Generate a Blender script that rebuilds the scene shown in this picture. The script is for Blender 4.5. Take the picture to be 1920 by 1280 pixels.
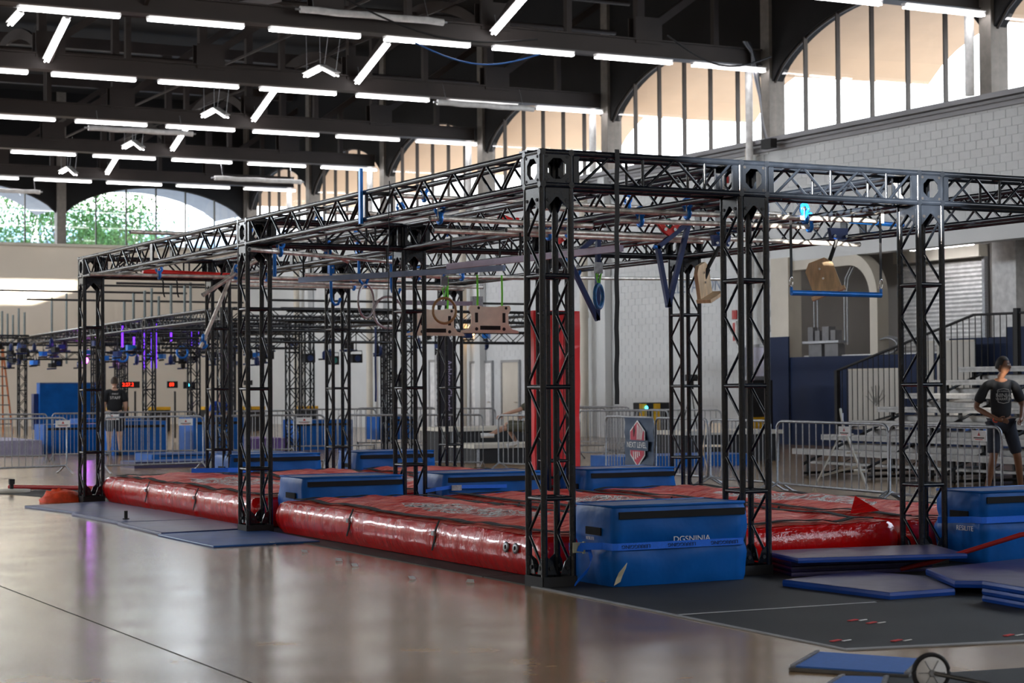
import bpy, math, random
from mathutils import Vector as V, Matrix, noise
random.seed(7)
PI=math.pi; sin=math.sin; cos=math.cos
for o in list(bpy.data.objects): bpy.data.objects.remove(o)
SC=bpy.context.scene; COL=SC.collection
LW=900
# ------------------------------------------------------------ camera
F_PX,YAW,PIT,ROL=3637.344,0.4805,0.0235,-0.0064
CAM=V((-7.3135,-13.3951,1.5608))
fw=V((sin(YAW)*cos(PIT),cos(YAW)*cos(PIT),sin(PIT)))
rt=V((cos(YAW),-sin(YAW),0)); up=rt.cross(fw)
r2=rt*cos(ROL)+up*sin(ROL); u2=-rt*sin(ROL)+up*cos(ROL)
cd=bpy.data.cameras.new('camera'); cam=bpy.data.objects.new('camera',cd); COL.objects.link(cam)
M=Matrix((r2,u2,-fw)).transposed().to_4x4(); M.translation=CAM; cam.matrix_world=M
cd.sensor_width=36; cd.lens=F_PX/1920*36; cd.clip_end=400
cd.dof.use_dof=True; cd.dof.focus_distance=17.5; cd.dof.aperture_fstop=4.0
SC.camera=cam
# ------------------------------------------------------------ world, sun, exposure
w=bpy.data.worlds.new('sky'); SC.world=w; w.use_nodes=True
nt=w.node_tree; bg=nt.nodes['Background']
tc=nt.nodes.new('ShaderNodeTexCoord'); sp=nt.nodes.new('ShaderNodeSeparateXYZ'); rp=nt.nodes.new('ShaderNodeValToRGB')
nt.links.new(tc.outputs['Generated'],sp.inputs[0]); nt.links.new(sp.outputs['Z'],rp.inputs[0]); nt.links.new(rp.outputs[0],bg.inputs[0])
rp.color_ramp.elements[0].position=0.0; rp.color_ramp.elements[0].color=(1,.97,.93,1)
rp.color_ramp.elements[1].position=.6; rp.color_ramp.elements[1].color=(.62,.78,1,1)
bg.inputs[1].default_value=5.5
sd=bpy.data.lights.new('sun','SUN'); sd.energy=40; sd.angle=.009; sd.color=(1,.93,.82)
sun=bpy.data.objects.new('sun',sd); COL.objects.link(sun)
SUN=V((1,1,-.163)).normalized(); sun.rotation_euler=SUN.to_track_quat('-Z','Y').to_euler()
SC.view_settings.view_transform='Standard'; SC.view_settings.look='None'; SC.view_settings.gamma=1
SC.view_settings.use_curve_mapping=False; SC.view_settings.exposure=0.35
def area(name,loc,dirv,sx,sy,e,col):
    l=bpy.data.lights.new(name,'AREA'); l.shape='RECTANGLE'; l.size=sx; l.size_y=sy; l.energy=e; l.color=col
    o=bpy.data.objects.new(name,l); COL.objects.link(o); o.location=loc; o.rotation_euler=V(dirv).to_track_quat('-Z','Y').to_euler(); return o
# daylight entering at the clerestory windows: portals that guide sky light through the real openings
PIERY=[12.2,20.95,29.7,38.3,46.9,55.4,63.2,70.9]
for a,b in zip(PIERY[:-1],PIERY[1:]):
    o=area('window_portal',(23.3,(a+b)/2,9.6),(-1,0,0),b-a-.6,3.0,1,(1,1,1)); o.data.cycles.is_portal=True
for x in (-2.9,5.8,14.5):
    o=area('window_portal',(x+4.3,71.2,9.3),(0,-1,0),8,2.7,1,(1,1,1)); o.data.cycles.is_portal=True

# added fill lamps at the closed left and front walls, standing in for windows
for y,k in ((-2,.1),(10,.4),(22,1),(30.5,1),(46,1.6),(54,2),(63,2)): area('window_daylight',(-20.6,y,10.2),(1,0,-.25),6,2.4,LW*k,(.88,.94,1))
for x in (-13,-4,5): area('window_daylight',(x,-27.5,10.2),(0,1,-.22),7,2.4,LW*.24,(1,.97,.93))
# ------------------------------------------------------------ materials
MATS={}
def mat(name,col,rough=.5,metal=0,nscale=0,namt=.15,bump=0,bscale=40,emit=None,es=0,coat=0,stretch=None,spec=None):
    if name in MATS: return MATS[name]
    m=bpy.data.materials.new(name); m.use_nodes=True; n=m.node_tree; p=n.nodes['Principled BSDF']; L=n.links.new
    p.inputs['Base Color'].default_value=(*col,1); p.inputs['Roughness'].default_value=rough; p.inputs['Metallic'].default_value=metal
    if spec is not None: p.inputs['Specular IOR Level'].default_value=spec
    if coat: p.inputs['Coat Weight'].default_value=coat; p.inputs['Coat Roughness'].default_value=.08
    t=n.nodes.new('ShaderNodeTexCoord'); mp=n.nodes.new('ShaderNodeMapping'); L(t.outputs['Object'],mp.inputs[0])
    if stretch: mp.inputs['Scale'].default_value=stretch
    if nscale or not emit:
        nz=n.nodes.new('ShaderNodeTexNoise'); nz.inputs['Scale'].default_value=nscale or 6; nz.inputs['Detail'].default_value=5
        L(mp.outputs[0],nz.inputs[0]); mx=n.nodes.new('ShaderNodeMixRGB'); mx.blend_type='MULTIPLY'; mx.inputs[0].default_value=1
        mr=n.nodes.new('ShaderNodeMapRange'); mr.inputs['From Min'].default_value=.3; mr.inputs['From Max'].default_value=.7
        mr.inputs['To Min'].default_value=1-namt; mr.inputs['To Max'].default_value=1+namt
        L(nz.outputs[0],mr.inputs[0]); mx.inputs[1].default_value=(*col,1); L(mr.outputs[0],mx.inputs[2]); L(mx.outputs[0],p.inputs['Base Color'])
    if bump:
        nb=n.nodes.new('ShaderNodeTexNoise'); nb.inputs['Scale'].default_value=bscale; nb.inputs['Detail'].default_value=3; L(mp.outputs[0],nb.inputs[0])
        bp=n.nodes.new('ShaderNodeBump'); bp.inputs['Strength'].default_value=bump; bp.inputs['Distance'].default_value=.02; L(nb.outputs[0],bp.inputs['Height']); L(bp.outputs[0],p.inputs['Normal'])
    if emit: p.inputs['Emission Color'].default_value=(*emit,1); p.inputs['Emission Strength'].default_value=es
    MATS[name]=m; return m
black=mat('black_powder_coat',(.009,.012,.018),.2,0,9,.3,spec=.5)
blackm=mat('black_matt',(.012,.012,.014),.7)
steel=mat('worn_steel_pipe',(.8,.74,.67),.36,.5,14,.35,.3,60)
chrome=mat('chrome',(.75,.75,.76),.18,1)
galv=mat('galvanised_steel',(.33,.34,.36),.45,.7,30,.25)
bluep=mat('blue_enamel',(.01,.2,.72),.3,.2,8,.2)
bluepd=mat('navy_enamel',(.008,.03,.14),.3,.1,8,.2)
bluev=mat('blue_vinyl',(.002,.1,.4),.38,0,3,.18,.55,4,spec=.22)
bluet=mat('blue_vinyl_top',(.04,.1,.27),.45,0,3,.15,.2,5,spec=.3)
bluem=mat('blue_mat_vinyl',(.03,.024,.1),.36,0,2.5,.25,.4,4)
strapb=mat('blue_webbing',(.006,.16,.85),.6,0,200,.15)
redside=mat('glossy_red_vinyl',(.62,.004,.004),.14,0,3,.15,.8,13,coat=.4,stretch=(1,4.5,.5))
redpad=mat('red_pad_vinyl',(.85,.008,.014),.42,0,2,.15,.4,3)
velcro=mat('black_velcro',(.008,.008,.009),.9)
wood=mat('plywood',(.8,.58,.35),.55,0,5,.2,.1,30,stretch=(1,8,1))
woodp=mat('pale_plywood',(.92,.8,.64),.55,0,6,.12)
white=mat('white_paint',(.8,.8,.8),.6)
cream=mat('cream_paint',(.62,.58,.5),.6,0,1.2,.08)
green=mat('lime_webbing',(.2,.85,.04),.6)
beam=mat('brown_painted_steel',(.034,.024,.021),.6,0,.8,.25)
dark=mat('dark_roof',(.006,.0055,.006),.9,0,1,.3)
wallp=mat('white_block_wall',(.64,.66,.67),.65,0,.7,.05,.25,8)
wallb=mat('beige_wall',(.7,.63,.53),.6,0,.3,.06)
wallg=mat('grey_wall',(.42,.4,.38),.65,0,.5,.08)
navy=mat('navy_wall_paint',(.002,.014,.06),.6,0,1,.1,spec=.25)
alum=mat('aluminium_plank',(.19,.185,.18),.42,.8,10,.2)
rubber=mat('black_rubber_floor',(.018,.018,.018),.62,0,1.6,.35,.3,150)
paper=mat('white_paper',(.75,.73,.7),.8); redpaper=mat('red_paper',(.6,.05,.05),.8)
skinl=mat('skin_light',(.55,.33,.24),.5); skind=mat('skin_brown',(.17,.075,.04),.5)
cblack=mat('black_cloth',(.01,.011,.015),.85); cnavy=mat('navy_shorts',(.012,.016,.03),.85); cblue=mat('royal_blue_cloth',(.01,.07,.42),.8); colive=mat('olive_cloth',(.1,.1,.07),.85)
hair=mat('dark_hair',(.008,.006,.005),.7); hairb=mat('brown_hair',(.05,.03,.02),.7)
tubeem=mat('fluorescent_tube',(1,1,1),.5,emit=(1,.97,.98),es=14)
redc=mat('red_clamp_paint',(.75,.02,.015),.3); reds=mat('red_rail_paint',(.42,.02,.02),.35)
orange=mat('orange_fabric',(.85,.08,.02),.6,0,12,.2,.6,25)
ladderm=mat('orange_fibreglass',(.5,.13,.03),.5); yellow=mat('yellow_plastic',(.75,.42,.01),.5)
purp=mat('purple_light_strip',(.2,.05,.8),.5,emit=(.16,.02,1),es=2.2); mag=mat('magenta_lamp',(1,.2,1),.4,emit=(.8,.08,1),es=14)  # purp: straps take their violet lamp light as emission, they are no lamps
redled=mat('red_led',(1,.05,.02),.4,emit=(1,.03,.01),es=3); cyanled=mat('cyan_led',(.1,.7,1),.4,emit=(.05,.6,1),es=5)
warml=mat('warm_lamp',(1,.8,.5),.4,emit=(1,.6,.25),es=6)
teal=mat('teal_plastic',(.01,.25,.22),.4)
tan=mat('stone_soffit',(.72,.5,.33),.8,0,1,.05,.2,6)
conc=mat('grey_concrete',(.33,.33,.35),.8,0,1,.05)
leaf=mat('foliage',(.1,.22,.06),.8,0,.8,.5); bark=mat('bark',(.12,.09,.07),.9)
glassm=bpy.data.materials.new('window_glass'); glassm.use_nodes=True
g=glassm.node_tree; g.nodes.clear(); go=g.nodes.new('ShaderNodeOutputMaterial'); gt=g.nodes.new('ShaderNodeBsdfTransparent'); gg=g.nodes.new('ShaderNodeBsdfGlossy'); gm=g.nodes.new('ShaderNodeMixShader')
gt.inputs[0].default_value=(.93,.96,.96,1); gg.inputs['Roughness'].default_value=.02; gm.inputs[0].default_value=.06
g.links.new(gt.outputs[0],gm.inputs[1]); g.links.new(gg.outputs[0],gm.inputs[2]); g.links.new(gm.outputs[0],go.inputs[0])
def floor_mat():
    m=bpy.data.materials.new('polished_concrete'); m.use_nodes=True; n=m.node_tree; p=n.nodes['Principled BSDF']; L=n.links.new
    t=n.nodes.new('ShaderNodeTexCoord'); a=n.nodes.new('ShaderNodeTexNoise'); a.inputs['Scale'].default_value=1.1; a.inputs['Detail'].default_value=9; a.inputs['Roughness'].default_value=.62
    L(t.outputs['Object'],a.inputs[0]); r=n.nodes.new('ShaderNodeValToRGB'); L(a.outputs[0],r.inputs[0])
    r.color_ramp.elements[0].position=.32; r.color_ramp.elements[0].color=(.2,.115,.05,1); r.color_ramp.elements[1].position=.68; r.color_ramp.elements[1].color=(.36,.225,.115,1)
    L(r.outputs[0],p.inputs['Base Color'])
    b=n.nodes.new('ShaderNodeTexNoise'); b.inputs['Scale'].default_value=1.6; b.inputs['Detail'].default_value=5; L(t.outputs['Object'],b.inputs[0])
    mr=n.nodes.new('ShaderNodeMapRange'); mr.inputs['To Min'].default_value=.13; mr.inputs['To Max'].default_value=.27; L(b.outputs[0],mr.inputs[0]); L(mr.outputs[0],p.inputs['Roughness'])
    c=n.nodes.new('ShaderNodeTexNoise'); c.inputs['Scale'].default_value=3; c.inputs['Detail'].default_value=4; L(t.outputs['Object'],c.inputs[0])
    bp=n.nodes.new('ShaderNodeBump'); bp.inputs['Strength'].default_value=.02; bp.inputs['Distance'].default_value=.005; L(c.outputs[0],bp.inputs['Height']); L(bp.outputs[0],p.inputs['Normal'])
    p.inputs['Specular IOR Level'].default_value=.42
    return m
floorm=floor_mat()
def top_mat():
    m=bpy.data.materials.new('red_airbag_cover'); m.use_nodes=True; n=m.node_tree; p=n.nodes['Principled BSDF']; L=n.links.new
    p.inputs['Roughness'].default_value=.42
    t=n.nodes.new('ShaderNodeTexCoord'); mp=n.nodes.new('ShaderNodeMapping'); L(t.outputs['Object'],mp.inputs[0]); mp.inputs['Scale'].default_value=(.55,1.5,1); p.inputs['Specular IOR Level'].default_value=.4
    wn=n.nodes.new('ShaderNodeTexNoise'); wn.inputs['Scale'].default_value=3.2; wn.inputs['Detail'].default_value=6; wn.inputs['Distortion'].default_value=1.4; L(mp.outputs[0],wn.inputs[0])
    bp=n.nodes.new('ShaderNodeBump'); bp.inputs['Strength'].default_value=1; bp.inputs['Distance'].default_value=.16; L(wn.outputs[0],bp.inputs['Height']); L(bp.outputs[0],p.inputs['Normal'])
    # printed graphic in the middle of the cover: white and charcoal shapes on red
    s=n.nodes.new('ShaderNodeSeparateXYZ'); L(t.outputs['Object'],s.inputs[0])
    def math_(op,a,b=None,v=None):
        q=n.nodes.new('ShaderNodeMath'); q.operation=op; L(a,q.inputs[0])
        if b is not None: L(b,q.inputs[1])
        if v is not None: q.inputs[1].default_value=v
        return q.outputs[0]
    dx=math_('MULTIPLY',s.outputs['X'],v=1/.45); dy=math_('MULTIPLY',s.outputs['Y'],v=1/1.35)
    d=math_('ADD',math_('POWER',math_('ABSOLUTE',dx),v=2.),math_('POWER',math_('ABSOLUTE',dy),v=2.))
    ms=math_('LESS_THAN',d,v=1.)
    vo=n.nodes.new('ShaderNodeTexNoise'); vo.inputs['Scale'].default_value=3.3; vo.inputs['Detail'].default_value=1; vo.inputs['Distortion'].default_value=2.5; L(t.outputs['Object'],vo.inputs[0])
    r=n.nodes.new('ShaderNodeValToRGB'); r.color_ramp.interpolation='CONSTANT'; L(vo.outputs[0],r.inputs[0])
    e=r.color_ramp.elements; e[0].position=0; e[0].color=(.5,.07,.05,1); e[1].position=.43; e[1].color=(.72,.7,.68,1)
    for pos,c in ((.5,(.06,.05,.05,1)),(.53,(.7,.68,.66,1)),(.57,(.5,.07,.05,1)),(.66,(.08,.07,.07,1))):
        q=e.new(pos); q.color=c
    mx=n.nodes.new('ShaderNodeMixRGB'); L(ms,mx.inputs[0]); rc=n.nodes.new('ShaderNodeValToRGB'); L(wn.outputs[0],rc.inputs[0]); rc.color_ramp.elements[0].position=.42; rc.color_ramp.elements[0].color=(.6,.012,.008,1); rc.color_ramp.elements[1].position=.55; rc.color_ramp.elements[1].color=(.8,.13,.09,1); L(rc.outputs[0],mx.inputs[1]); L(r.outputs[0],mx.inputs[2]); L(mx.outputs[0],p.inputs['Base Color'])  # salmon on the wrinkles paints their pink reflections into the cover colour
    return m
redtop=top_mat(); pierm=mat('grey_brown_pier',(.2,.18,.16),.6); mullm=mat('bronze_mullion',(.05,.04,.035),.5)

# ------------------------------------------------------------ mesh helpers
class B:
    def __init__(s): s.v=[]; s.f=[]; s.m=[]; s.sm=[]; s.mats=[]
    def mi(s,m):
        if m not in s.mats: s.mats.append(m)
        return s.mats.index(m)
    def add(s,vs,fs,m,smooth=False):
        k=len(s.v); s.v+= [tuple(v) for v in vs]; i=s.mi(m)
        for f in fs: s.f.append([k+a for a in f]); s.m.append(i); s.sm.append(smooth)
        return s
    def box(s,c,d,m,rz=0,mtx=None):
        x,y,z=[a/2 for a in d]; c=V(c)
        vs=[V((a*x,b*y,e*z)) for e in(-1,1) for a,b in((-1,-1),(1,-1),(1,1),(-1,1))]
        R=mtx if mtx is not None else Matrix.Rotation(rz,3,'Z')
        return s.add([R@v+c for v in vs],[(3,2,1,0),(4,5,6,7),(0,1,5,4),(1,2,6,5),(2,3,7,6),(3,0,4,7)],m)
    def b2(s,a,b,m): return s.box([(p+q)/2 for p,q in zip(a,b)],[abs(q-p) for p,q in zip(a,b)],m)
    def tube(s,a,b,r,m,n=8,r2=None,cap=True):
        a,b=V(a),V(b); d=(b-a); 
        if d.length<1e-6: return s
        q=d.to_track_quat('Z','Y'); r2=r if r2 is None else r2
        vs=[a+q@V((r*cos(2*PI*i/n),r*sin(2*PI*i/n),0)) for i in range(n)]+[b+q@V((r2*cos(2*PI*i/n),r2*sin(2*PI*i/n),0)) for i in range(n)]
        s.add(vs,[(i,(i+1)%n,n+(i+1)%n,n+i) for i in range(n)],m,True)
        if cap: s.add(vs,[tuple(range(n-1,-1,-1)),tuple(range(n,2*n))],m)
        return s
    def path(s,pts,r,m,n=8,closed=False,flat=None):
        pts=[V(p) for p in pts]; N=len(pts); vs=[]
        ref=V((0,0,1))
        for i,p in enumerate(pts):
            t=(pts[(i+1)%N]-pts[i-1]) if closed else (pts[min(i+1,N-1)]-pts[max(i-1,0)])
            t.normalize(); a=t.cross(ref)
            if a.length<.05: a=t.cross(V((0.3,1,0)))
            if i and a.dot(last)<0: a=-a
            a.normalize(); last=a; b=a.cross(t)
            for k in range(n):
                th=2*PI*k/n
                if flat: vs.append(p+a*(flat[0]*(1 if cos(th)>0 else -1)*.5)+b*(flat[1]*(1 if sin(th)>0 else -1)*.5))
                else: vs.append(p+a*r*cos(th)+b*r*sin(th))
        fs=[]
        for i in range(N if closed else N-1):
            j=(i+1)%N
            for k in range(n): fs.append((i*n+k,i*n+(k+1)%n,j*n+(k+1)%n,j*n+k))
        s.add(vs,fs,m,not flat)
        if not closed: s.add(vs,[tuple(range(n)),tuple(range((N-1)*n+n-1,(N-1)*n-1,-1))],m)
        return s
    def band(s,pts,wd,th,m,side=(0,0,1)):      # flat strap: wd along side vector, th across
        pts=[V(p) for p in pts]; sd=V(side).normalized(); N=len(pts); vs=[]
        for i,p in enumerate(pts):
            t=(pts[min(i+1,N-1)]-pts[max(i-1,0)]).normalized(); nn=t.cross(sd).normalized()*th/2; h=sd*wd/2
            vs+=[p-h-nn,p+h-nn,p+h+nn,p-h+nn]
        fs=[(i*4+k,i*4+(k+1)%4,i*4+4+(k+1)%4,i*4+4+k) for i in range(N-1) for k in range(4)]+[(3,2,1,0),(N*4-4,N*4-3,N*4-2,N*4-1)]
        return s.add(vs,fs,m)
    def prism(s,poly,o,ax,ay,th,m):            # polygon in plane (ax,ay) at o, extruded both ways along normal
        o,ax,ay=V(o),V(ax),V(ay); nn=ax.cross(ay).normalized()*th/2; N=len(poly)
        vs=[o+ax*a+ay*b-nn for a,b in poly]+[o+ax*a+ay*b+nn for a,b in poly]
        return s.add(vs,[tuple(range(N-1,-1,-1)),tuple(range(N,2*N))]+[(i,(i+1)%N,N+(i+1)%N,N+i) for i in range(N)],m)
    def ringplate(s,outer,inner,o,ax,ay,th,m): # same count loops
        o,ax,ay=V(o),V(ax),V(ay); nn=ax.cross(ay).normalized()*th/2; N=len(outer)
        L=[[o+ax*a+ay*b+q for a,b in lp] for lp in(outer,inner) for q in(-nn,nn)]
        vs=L[0]+L[1]+L[2]+L[3]; fs=[]
        for i in range(N):
            j=(i+1)%N
            fs+=[(N+i,N+j,3*N+j,3*N+i),(j,i,2*N+i,2*N+j),(i,j,N+j,N+i),(2*N+j,2*N+i,3*N+i,3*N+j)]
        return s.add(vs,fs,m)
    def lathe(s,prof,c,m,n=16,axis=(0,0,1)):
        q=V(axis).to_track_quat('Z','Y'); c=V(c); P=len(prof)
        vs=[c+q@V((r*cos(2*PI*i/n),r*sin(2*PI*i/n),z)) for i in range(n) for r,z in prof]
        return s.add(vs,[(i*P+k,((i+1)%n)*P+k,((i+1)%n)*P+k+1,i*P+k+1) for i in range(n) for k in range(P-1)],m,True)
    def ball(s,c,r,m,n=10,sc=(1,1,1)):
        c=V(c); vs=[];fs=[]; k=n//2
        for j in range(k+1):
            for i in range(n):
                a=PI*j/k; b=2*PI*i/n; vs.append(c+V((r*sc[0]*sin(a)*cos(b),r*sc[1]*sin(a)*sin(b),r*sc[2]*cos(a))))
        for j in range(k):
            for i in range(n): fs.append((j*n+i,(j+1)*n+i,(j+1)*n+(i+1)%n,j*n+(i+1)%n))
        return s.add(vs,fs,m,True)
    def mesh(s,name):
        me=bpy.data.meshes.new(name); me.from_pydata(s.v,[],s.f)
        for m in s.mats: me.materials.append(m)
        me.polygons.foreach_set('material_index',s.m); me.polygons.foreach_set('use_smooth',s.sm); me.update(); return me
def tag(o,label=None,cat=None,group=None,kind=None):
    if label: o['label']=label
    if cat: o['category']=cat
    if group: o['group']=group
    if kind: o['kind']=kind
    return o
def obj(name,me,par=None,loc=(0,0,0),rot=(0,0,0),scale=None,**k):
    if isinstance(me,B): me=me.mesh(name)
    o=bpy.data.objects.new(name,me); COL.objects.link(o); o.location=loc; o.rotation_euler=rot
    if scale: o.scale=scale
    if par: o.parent=par
    return tag(o,**k)
def thing(name,label,cat,loc=(0,0,0),rz=0,group=None,rot=None):
    o=bpy.data.objects.new(name,None); COL.objects.link(o); o.location=loc; o.rotation_euler=rot or (0,0,rz); o.empty_display_size=.1
    return tag(o,label,cat,group)
def struct(name,me,par=None,loc=(0,0,0)):
    return obj(name,me,par,loc,kind=None if par else 'structure')
def part(par,name,me,loc=(0,0,0),rot=(0,0,0),**k): return obj(name,me,par,loc,rot,**k)
def dup(root,loc,rz=None,label=None,group=None):
    r=root.copy(); COL.objects.link(r); r.location=loc
    if rz is not None: r.rotation_euler=(0,0,rz)
    if label: r['label']=label
    if group: r['group']=group
    for ch in root.children:
        c=ch.copy(); COL.objects.link(c); c.parent=r
        for g_ in ch.children:
            d=g_.copy(); COL.objects.link(d); d.parent=c
    return r
def text_mesh(s,size,m,ext=.002,align='CENTER',sx=1):
    cu=bpy.data.curves.new('lettering','FONT'); cu.body=s; cu.size=size; cu.extrude=ext; cu.align_x=align; cu.align_y='CENTER'
    o=bpy.data.objects.new('tmp',cu); COL.objects.link(o)
    dg=bpy.context.evaluated_depsgraph_get(); me=bpy.data.meshes.new_from_object(o.evaluated_get(dg)); bpy.data.objects.remove(o)
    me.materials.clear(); me.materials.append(m)
    for v in me.vertices: v.co.x*=sx
    return me
def mtx_obj(o,ax,ay,loc):    # orient local x->ax, y->ay
    ax,ay=V(ax).normalized(),V(ay).normalized(); n_=ax.cross(ay); R=Matrix((ax,ay,n_)).transposed().to_4x4(); R.translation=V(loc); o.matrix_local=R; return o

# ------------------------------------------------------------ setting
HW=23.0; YB=70.9; XL=-21.0; YF=-28.0; ZS=8.2
struct('floor',B().b2((XL,YF,-.2),(31,YB,0),floorm))
cut=mat('saw_cut',(.05,.04,.03),.8)
b=B()
for x in (-8.2,-3.77): b.b2((x-.006,YF,.0),(x+.006,YB,.0012),cut)
for y in (-9.2,20,): b.b2((XL,y-.006,.0),(-.3,y+.006,.0012),cut)
struct('trim_1',b)
# right wall : solid lower wall beyond Y=29.2 made of blocks, header above the side bay
wr=struct('wall_right',B().b2((HW+.012,29.1,0),(HW+.4,YB,ZS),wallp).b2((HW+.012,YF,4.85),(HW+.4,29.1,ZS),wallp).b2((HW+.012,YF,0),(HW+.4,8,4.85),wallg))
blk=B().b2((0,.006,.006),(.02,.394,.194),wallp).mesh('block')
nb=0; rest=B()
for r in range(15):
    z=5.2+.2*r
    for c in range(32):
        y=29.2-.4*c-(.2 if r%2 else 0)-.4
        if nb<300: obj('block',blk,wr,(HW-.008,y,z)); nb+=1
        else: rest.b2((HW-.008,y+.006,z+.006),(HW+.012,y+.394,z+.194),wallp)
for r in range(40):
    z=.2*r+.2
    for c in range(45):
        y=29.7+.4*c+(.2 if r%2 else 0); rest.b2((HW-.008,y+.006,z+.006),(HW+.012,y+.394,z+.194),wallp)
obj('block_courses',rest,wr,kind='stuff')
# cornice ledge under windows
struct('trim_2',B().b2((HW-.22,YF,ZS-.12),(HW+.4,YB,ZS+.0),conc).b2((HW-.1,YF,ZS-.34),(HW+.05,YB,ZS-.24),conc).tube((HW-.12,12,ZS-.2),(HW-.12,60,ZS-.2),.03,conc))
def arch_z(t,z0=9.75,z1=11.25): # t -1..1
    return z0+(z1-z0)*(1-t*t)**.75 if abs(t)<1 else z0
def window_wall(name,pl,axis,P,zs,z0,z1,npane,startn):
    """openings between piers P along axis; pl = plane coordinate; spandrel above arch dark; mullions, panes"""
    def pt(a,d,z): return (pl+d,a,z) if axis=='y' else (a,pl+d,z)
    k=startn
    for a,b_ in zip(P[:-1],P[1:]):
        lo,hi=a+.2,b_-.2; c=(lo+hi)/2; h=(hi-lo)/2; N=24
        W=thing_w('window_%d'%k)
        az=lambda y: arch_z((y-c)/h,z0,z1)
        xs=[lo+(hi-lo)*i/N for i in range(N+1)]
        sp_=B()
        for y0,y1 in zip(xs[:-1],xs[1:]):
            vs=[pt(y0,0,az(y0)),pt(y1,0,az(y1)),pt(y1,0,15),pt(y0,0,15),pt(y0,.35,az(y0)),pt(y1,.35,az(y1)),pt(y1,.35,15),pt(y0,.35,15)]
            sp_.add(vs,[(0,1,2,3),(7,6,5,4),(0,4,5,1)],dark)
        obj('spandrel',sp_,W)
        fr=B().path([pt(y,.1,az(y)-.03) for y in xs],.035,mullm,6); obj('arch_frame',fr,W)
        ys=[lo+(hi-lo)*i/npane for i in range(npane+1)]
        for y in ys[1:-1]:
            q=B().b2(pt(y-.025,.02,zs),pt(y+.025,.14,az(y)),mullm); obj('mullion',q,W)
        for y0,y1 in zip(ys[:-1],ys[1:]):
            sub=[y0+.03+(y1-y0-.06)*i/5 for i in range(6)]
            vs=[pt(y0+.03,.1,zs),pt(y1-.03,.1,zs)]+[pt(y,.1,az(y)-.02) for y in reversed(sub)]
            obj('pane',B().add(vs,[tuple(range(len(vs)))],glassm),W)
        k+=1
    for p_ in P:
        q=B().b2(pt(p_-.2,-.1,zs-.01),pt(p_+.2,.4,15),pierm); struct('trim_%d'%(10+k),q); k+=1
def thing_w(n):
    o=bpy.data.objects.new(n,None); COL.objects.link(o); o['kind']='structure'; return o
window_wall('r',HW,'y',PIERY,ZS,9.75,11.25,6,1)
PX=[-20.3,-11.6,-2.9,5.8,14.4,23.]
window_wall('b',YB,'x',PX,7.95,9.35,10.62,6,31)
struct('wall_back',B().b2((XL,YB,0),(HW+.4,YB+.4,7.95),wallb).b2((XL,YB-.15,7.83),(HW,YB,7.95),cream))
wl=B()
for y0,y1,z0,z1 in ((YF,-25.4,0,15),(-25.4,-22.4,0,6.98),(-25.4,-22.4,7.52,15),(-22.4,33.6,0,15),(33.6,39.9,0,9.3),(33.6,39.9,12.48,15),(39.9,YB,0,15)): wl.b2((XL-.3,y0,z0),(XL,y1,z1),wallb)  # unseen wall; its openings are invented to shape the sun patches inside
wl.prism([(33.6,9.3),(39.9,9.3),(33.6,12.48)],(XL-.15,0,0),(0,1,0),(0,0,1),.3,wallb).prism([(39.9,11.45),(39.9,12.48),(33.6,12.48)],(XL-.15,0,0),(0,1,0),(0,0,1),.3,wallb)
struct('wall_left',wl)
struct('wall_front',B().b2((XL,YF-.3,0),(HW+.4,YF,15),wallb))
# roof deck, purlins
rf=B().b2((XL,YF,14.6),(HW+.4,YB,14.9),dark); struct('ceiling',rf)
# exterior overhanging shells seen through the windows, outside ground, trees, neighbour building
for a,b_ in zip(PIERY[:-1],PIERY[1:]):
    c=(a+b_)/2; h=(b_-a)/2; N=14; q=B(); xs=[a+(b_-a)*i/N for i in range(N+1)]
    for y0,y1 in zip(xs[:-1],xs[1:]):
        f0=lambda y: arch_z((y-c)/h*.98,9.8,11.35)
        vs=[(HW+.4,y0,f0(y0)),(HW+.4,y1,f0(y1)),(HW+5.5,y1,f0(y1)+.1),(HW+5.5,y0,f0(y0)+.1)]; q.add(vs+[(x,y,z+.25) for x,y,z in vs],[(0,3,2,1),(4,5,6,7),(3,7,6,2),(0,1,5,4)],tan)
    struct('trim_%d'%(60+int(a)),q)
for a,b_ in zip(PX[2:-1],PX[3:]):
    c=(a+b_)/2; h=(b_-a)/2; N=14; q=B(); xs=[a+(b_-a)*i/N for i in range(N+1)]
    for y0,y1 in zip(xs[:-1],xs[1:]):
        f0=lambda y: arch_z((y-c)/h*.98,9.4,10.75)
        vs=[(y0,YB+.4,f0(y0)),(y1,YB+.4,f0(y1)),(y1,YB+4.5,f0(y1)+.05),(y0,YB+4.5,f0(y0)+.05)]; q.add(vs+[(x,y,z+.25) for x,y,z in vs],[(0,1,2,3),(7,6,5,4),(3,2,6,7)],conc)
    struct('trim_%d'%(90+int(a)+30),q)
struct('ground',B().b2((-60,YB+.5,-.3),(110,170,-.1),conc).b2((HW+9,-40,-.3),(110,YB+.5,-.1),conc))

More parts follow.
